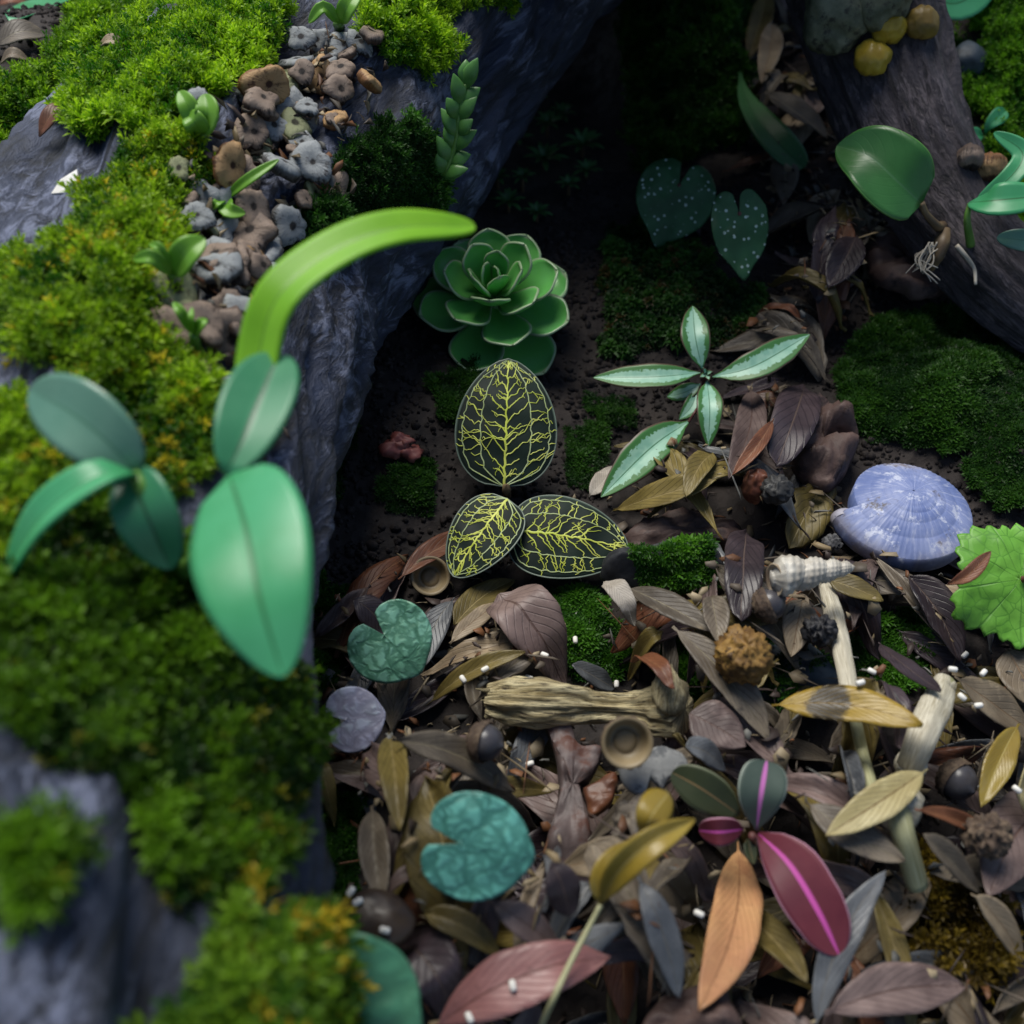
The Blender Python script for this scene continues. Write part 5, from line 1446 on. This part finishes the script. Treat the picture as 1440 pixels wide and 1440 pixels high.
# hanging strap leaf left of the branch
hg = on(1045, 110, .6); dg = depth(hg)
o7 = thing('strap_leaf_plant', 'single narrow green leaf drooping over dead leaves beside the branch', 'plant', on(1040, 110, 0))
px_leaf('leaf', o7, [(1039, 95, dg), (1050, 140, dg - 1.6), (1085, 190, dg - 2.8), (1130, 236, dg - 3.2)], 24, prof(1.5, .42, .0, .12), leaf_mat('strap_leaf', (.04, .13, .045), (.055, .17, .06), rib=(.03, .1, .035), rough=.4, vary=0, trans=.1, bstr=.15), TC * .8 + UP * .3, fold=.2, n=26, thick=.04)
stalk('stem', o7, [on(1040, 110, -.1), at_depth(1039, 95, dg)], [.06, .05], stem_green, n=2)

# chain succulents on the log edge
chain_mat = plain_mat('jade_leaf', (.05, .16, .03), (.1, .25, .06), 90, .35, .2, .02)
chain_pale = plain_mat('jade_leaf_yellow', (.22, .24, .07), (.3, .3, .12), 90, .4, .2, .02)
def chain(pts, label, w0, pale=0):
    hh_ = hit(*pts[0])
    t = thing('chain_succulent', label, 'succulent', hh_[0])
    d_ = depth(hh_[0])
    C_ = spline([at_depth(x, y, d_ - .5 - .35 * i) for i, (x, y) in enumerate(pts)], 40)
    stalk('stem', t, [hh_[0] - hh_[1] * .2] + [C_[k] for k in range(0, 40, 8)] + [C_[-1]], [.07, .07, .05], stem_green)
    k = 7
    for i in range(k):
        p = C_[int(i * 39 / (k - 1))]
        tg = nrm(C_[min(39, int(i * 39 / (k - 1)) + 2)] - C_[max(0, int(i * 39 / (k - 1)) - 2)])
        sd_ = nrm(np.cross(tg, TC))
        for s_ in (-1, 1):
            dirn = nrm(tg * (.6 + .5 * i / k) + sd_ * s_ * (.75 + .2 * math.sin(i * 2.3 + s_)) * (1 if i < k - 1 else .3) + TC * (.25 + .3 * math.cos(i * 1.7 + s_)))
            V, F, uv = lathe([(.12, -1), (.5, -.8), (.88, -.35), (1, .05), (.82, .45), (.45, .82), (.1, 1.08), (0, 1.12)], 16)
            V = V * np.array([.42, .17, .72 + .14 * math.sin(i * 3.1 + s_)]) * w0
            V[:, 1] += .18 * w0 * (V[:, 2] / w0) ** 2
            V = place(V, p + dirn * w0 * .5, dirn, np.cross(dirn, TC))
            mk('leaf', V, F, chain_pale if pale and i > 6 else chain_mat, t, uv=uv)
chain([(625, 245), (640, 205), (645, 165), (655, 118)], 'upright chain succulent with paired fat leaves on the log rim', .5)
chain([(630, 255), (612, 225), (600, 190), (592, 165)], 'yellow tipped chain succulent leaning left on the log rim', .42, 1)

# dark star plants at the foot of the log in the hollow
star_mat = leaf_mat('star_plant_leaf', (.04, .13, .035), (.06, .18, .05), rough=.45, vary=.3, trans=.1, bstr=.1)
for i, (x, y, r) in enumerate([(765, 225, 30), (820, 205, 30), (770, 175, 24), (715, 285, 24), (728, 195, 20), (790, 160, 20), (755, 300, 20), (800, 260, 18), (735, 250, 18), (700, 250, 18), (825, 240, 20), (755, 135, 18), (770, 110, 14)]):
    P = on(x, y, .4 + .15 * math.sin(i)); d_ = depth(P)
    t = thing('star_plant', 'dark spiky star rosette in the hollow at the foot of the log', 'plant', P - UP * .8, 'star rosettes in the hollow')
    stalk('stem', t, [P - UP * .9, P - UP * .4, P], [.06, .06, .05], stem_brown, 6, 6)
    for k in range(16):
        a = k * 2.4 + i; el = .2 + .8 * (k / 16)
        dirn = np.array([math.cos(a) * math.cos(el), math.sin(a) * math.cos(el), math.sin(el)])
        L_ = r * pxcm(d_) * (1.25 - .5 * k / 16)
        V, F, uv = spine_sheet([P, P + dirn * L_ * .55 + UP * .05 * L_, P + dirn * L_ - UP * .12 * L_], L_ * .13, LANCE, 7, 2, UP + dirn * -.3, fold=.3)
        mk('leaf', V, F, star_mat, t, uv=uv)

# ------------------------------------------------------------------ heap of shrivelled bulbs on the log
def bulb_mat(name, dark, mid, pale):
    M = Mat(name)
    sx = M.n('SeparateXYZ', {0: M.uv()})
    u = sx.outputs[0]
    nz = M.noise(260, 6, None, .7)
    rad = M.noise(1.0, 4, M.scaled(M.uv(), (3, 40, 1)), .7)
    col = M.mix(M.step(M.math('ADD', u, M.math('MULTIPLY', rad, .2)), .28, .36), dark, pale)
    col = M.mix(M.step(M.math('ADD', u, M.math('MULTIPLY', rad, .12)), .60, .68), col, mid)
    col = M.mix(M.step(M.math('MULTIPLY', nz, M.math('ADD', rad, .5)), .50, .66), col, dark)
    return M.done(col, .6, M.math('ADD', nz, rad), .8, .05, .4)
bulb_mats = [bulb_mat('bulb_grey', (.03, .028, .03), (.10, .10, .10), (.27, .29, .30)), bulb_mat('bulb_brown', (.022, .016, .014), (.09, .06, .045), (.24, .18, .14)),
             bulb_mat('bulb_olive', (.03, .03, .015), (.10, .11, .04), (.26, .28, .15)), bulb_mat('bulb_orange', (.06, .025, .012), (.2, .09, .03), (.42, .26, .12))]
pal_lab = ['grey shrivelled bulb disc in the heap on the log', 'brown shrivelled bulb in the heap on the log', 'olive shrivelled bulb in the heap on the log', 'orange brown shrivelled bulb in the heap on the log']
heap = [[(440, 60), (520, 40), (520, 110), (490, 150), (490, 200), (470, 260), (400, 300), (380, 350), (330, 420), (330, 540), (400, 600), (400, 640), (330, 600), (240, 480), (230, 400), (250, 300), (250, 200), (330, 140), (400, 110)]]
bulb_mesh = []
BL = [((410, 172), 'the largest ringed disc'), ((352, 213), 'the pale split disc'), ((368, 143), 'the moss green lump'), ((470, 85), 'the pale eyed bulb'), ((475, 30), 'the far lime sprout'), ((318, 278), 'the narrow leaved sprout'), ((242, 385), 'the two leaved sprout'), ((275, 490), 'the pale stemmed sprout'), ((284, 185), 'the dull green sprout'), ((338, 350), 'the dark round bulb'), ((440, 250), 'the dark fine moss'), ((292, 318), 'the orange brown bulb'), ((370, 560), 'the lime orchid leaf'), ((310, 480), 'the wrinkled purple brown bulb')]
def bulb_words(P):
    x, y, _ = proj(P)
    q = sorted(BL, key=lambda l: (l[0][0] - x) ** 2 + (l[0][1] - y) ** 2)
    return ' between ' + q[0][1] + ' and ' + q[1][1]
def bulb(P, N_, r, mi, seed, label=None, flat=.6):
    rb = random.Random(seed)
    PR = [(0.0, .40), (.1, .38), (.2, .41), (.5, .45), (.8, .42), (.98, .15), (1.0, -.15), (.85, -.5), (.5, -.75), (0, -.85)]
    V, F, uv = lathe([(a, b * flat) for a, b in PR], 30)
    an = np.arctan2(V[:, 1], V[:, 0])
    k = np.hypot(V[:, 0], V[:, 1])
    V = V * (1 + .02 * np.cos(an * rb.randint(9, 15))[:, None] * k[:, None]) * (1 + .33 * fbm(V * 1.2 + seed, 3))[:, None]
    V[:, 0] *= rb.uniform(.75, 1.1)
    z = nrm(N_ + np.array([rb.uniform(-.9, .9), rb.uniform(-.9, .9), rb.uniform(-.2, .6)]) * .8)
    o = mk('bulb', place(V, P, z, None, r), F, bulb_mats[mi], uv=uv)
    return tag(o, label or (('big ' if r > .43 else 'small ' if r < .32 else '') + pal_lab[mi].split(' in the')[0] + bulb_words(P)), 'bulb', None if label else 'bulbs heaped on the log')
big = [(410, 172, .62, 0, 'largest ringed blue grey bulb disc at the top of the heap'), (352, 213, .55, 0, 'pale split bulb disc below the largest ringed one'), (368, 143, .6, 2, 'moss green lumpy bulb at the edge of the bright moss'),
       (462, 98, .5, 0, 'ringed bulb with a pale eye near the far sprout'), (490, 75, .42, 0, 'small grey bulb with a pale centre by the far sprout'), (292, 318, .45, 3, 'orange brown bulb above the two leaved sprout'), (338, 350, .55, 1, 'dark round bulb below the narrow leaved sprout'),
       (275, 285, .45, 0, 'blue grey bulb at the moss edge beside the narrow leaved sprout'), (310, 480, .5, 1, 'wrinkled purple brown bulb below the two leaved sprout'), (265, 545, .4, 1, 'dark bulb at the base of the pale stemmed sprout')]
for i, (x, y, r, mi, lab) in enumerate(big):
    h_ = hit(x, y)
    bulb(h_[0] + h_[1] * (r * .5), h_[1] * .7 + TC * .5, r, mi, i, lab)
P, N = surf_points(LV, LF, 3.2, heap)
vis = (N @ TC) > .05
P, N = P[vis], N[vis]
sel = np.argsort(rng.random(len(P)))[:170]
for j, i in enumerate(sel):
    r = rl.uniform(.26, .52)
    bulb(P[i] + N[i] * rl.uniform(.15, .8), N[i] * .7 + TC * .3, r, rl.choices([0, 1, 2, 3], [.35, .42, .15, .08])[0], 50 + j)
# dry husk fibres among the bulbs
P, N = surf_points(LV, LF, 14, heap)
m = len(P)
ez = nrm(N + rng.normal(0, .6, (m, 3))); a = rng.normal(0, 1, (m, 3)); ex = nrm(a - ez * (a * ez).sum(1, keepdims=True)); ey = np.cross(ez, ex)
ln = rng.uniform(.15, .6, m); wd = rng.uniform(.03, .2, m)
Pq = P + N * rng.uniform(.05, .6, m)[:, None]
V = Pq[:, None] + ex[:, None] * (cor[None, :, :1] * ln[:, None, None] / 2) + ey[:, None] * (cor[None, :, 1:2] * wd[:, None, None] / 2) + ez[:, None] * (cor[None, :, 2:] * 2.0)
C = np.repeat(pal[rng.integers(0, len(pal), m)] * rng.uniform(.5, 1.1, (m, 1)), 5, 0)
tag(mk('husk_fibres', V.reshape(-1, 3), np.arange(m * 5).reshape(-1, 5), bpy.data.materials['leaf_crumb'], smooth=False, col=C, thick=.02), 'dry husk scraps between the bulbs on the log', None, None, 'stuff')

# yellow bulbs and knobs on the branch
yb = plain_mat('yellow_bulb', (.34, .22, .02), (.5, .36, .04), 70, .35, .5, .04, dark=(.2, .11, .02), darklo=.58)
knob_mat = plain_mat('mossy_knob', (.07, .08, .045), (.18, .19, .12), 120, .6, .8, .06, dark=(.035, .035, .025))
for x, y, r, m_, lab, nm in [(1250, 43, .52, yb, 'smooth yellow bulb topmost on the branch', 'bulb'), (1228, 85, .55, yb, 'split yellow bulb lowest on the branch', 'bulb'), (1287, 38, .5, plain_mat('dull_yellow_bulb', (.14, .09, .02), (.24, .16, .03), 70, .45, .5, .04), 'dull brownish yellow bulb right of the smooth one', 'bulb'),
                         (1180, 32, 1.0, knob_mat, 'large mossy wrinkled knob left of the yellow bulbs', 'knob'), (1245, -2, .9, knob_mat, 'wrinkled grey knob above the yellow bulbs', 'knob'),
                         (1360, 95, .7, stone_mat, 'grey pebble in the moss right of the branch', 'stone'), (1385, 240, .45, bulb_mats[3], 'rusty shrivelled bulb on the right bank', 'bulb'), (1360, 225, .4, bulb_mats[1], 'dark shrivelled bulb on the right bank', 'bulb')]:
    h_ = hit(x, y)
    V, F, uv = blob(np.zeros(3), (r, r * .9, r * .95), amp=.14 if nm != 'knob' else .22, fr=1.4, seed=int(x), seg=40, rings=26)
    an = np.arctan2(V[:, 1], V[:, 0])
    if nm == 'bulb': V = V * (1 - .10 * np.exp(-((V[:, 0] - .1 * V[:, 2]) / (r * .12)) ** 2))[:, None]
    o = mk(nm, place(V, h_[0] + h_[1] * r * .4 , UPV, RGT + UPV * .3), F, m_, uv=uv)
    tag(o, lab, nm)

# chip of shell or petal lying on the log, small leaves of the far bank
h_ = hit(92, 262)
pts2 = [(72, 272), (85, 252), (108, 238), (110, 262), (108, 280), (95, 270)]
W0 = np.array([on_plane(a, b, h_[0] + h_[1] * .06, nrm(h_[1] + TC * .5)) for a, b in pts2])
V = np.vstack([W0, W0 - h_[1] * .05])
k = len(W0)
tag(mk('white_chip', V, [list(range(k)), list(range(2 * k - 1, k - 1, -1))] + [[i, i + k, (i + 1) % k + k, (i + 1) % k] for i in range(k)], pel_mat, smooth=False), 'white petal like chip lying on bare log wood', 'chip')
far = [((20, 42), (150, 8), 42, OVATE, orch, 'broad green leaf over litter on the far bank'), ((0, 75), (70, 60), 22, LANCE, DRY['greybrown'], 'grey leaf on the far bank'), ((0, 15), (40, 10), 16, LANCE, DRY['rust'], 'brown leaf on the far bank beside the broad green leaf'),
       ((140, 85), (182, 78), 10, ELLIP, DRY['tan'], 'pale leaf scrap on the far bank moss'), ((60, 205), (112, 162), 14, LANCE, DRY['rust'], 'orange brown leaf tucked between far bank moss and log'), ((5, 100), (45, 95), 10, LANCE, DRY['tan'], 'pale straw leaf on the far bank edge')]
for b, t_, hw, pf, m_, lab in far:
    B, T = hit(*b), hit(*t_)
    d_ = depth(B[0])
    mid = (B[0] + T[0]) / 2 + UP * .5
    V, F, uv = spine_sheet([B[0] + UP * .25, mid, T[0] + UP * .25], hw * pxcm(d_), pf, 16, 8, UP + TC * .5, fold=.2)
    tag(mk('leaf' if m_ is orch else 'dead_leaf', V, F, m_, uv=uv, thick=.03), lab, 'leaf')
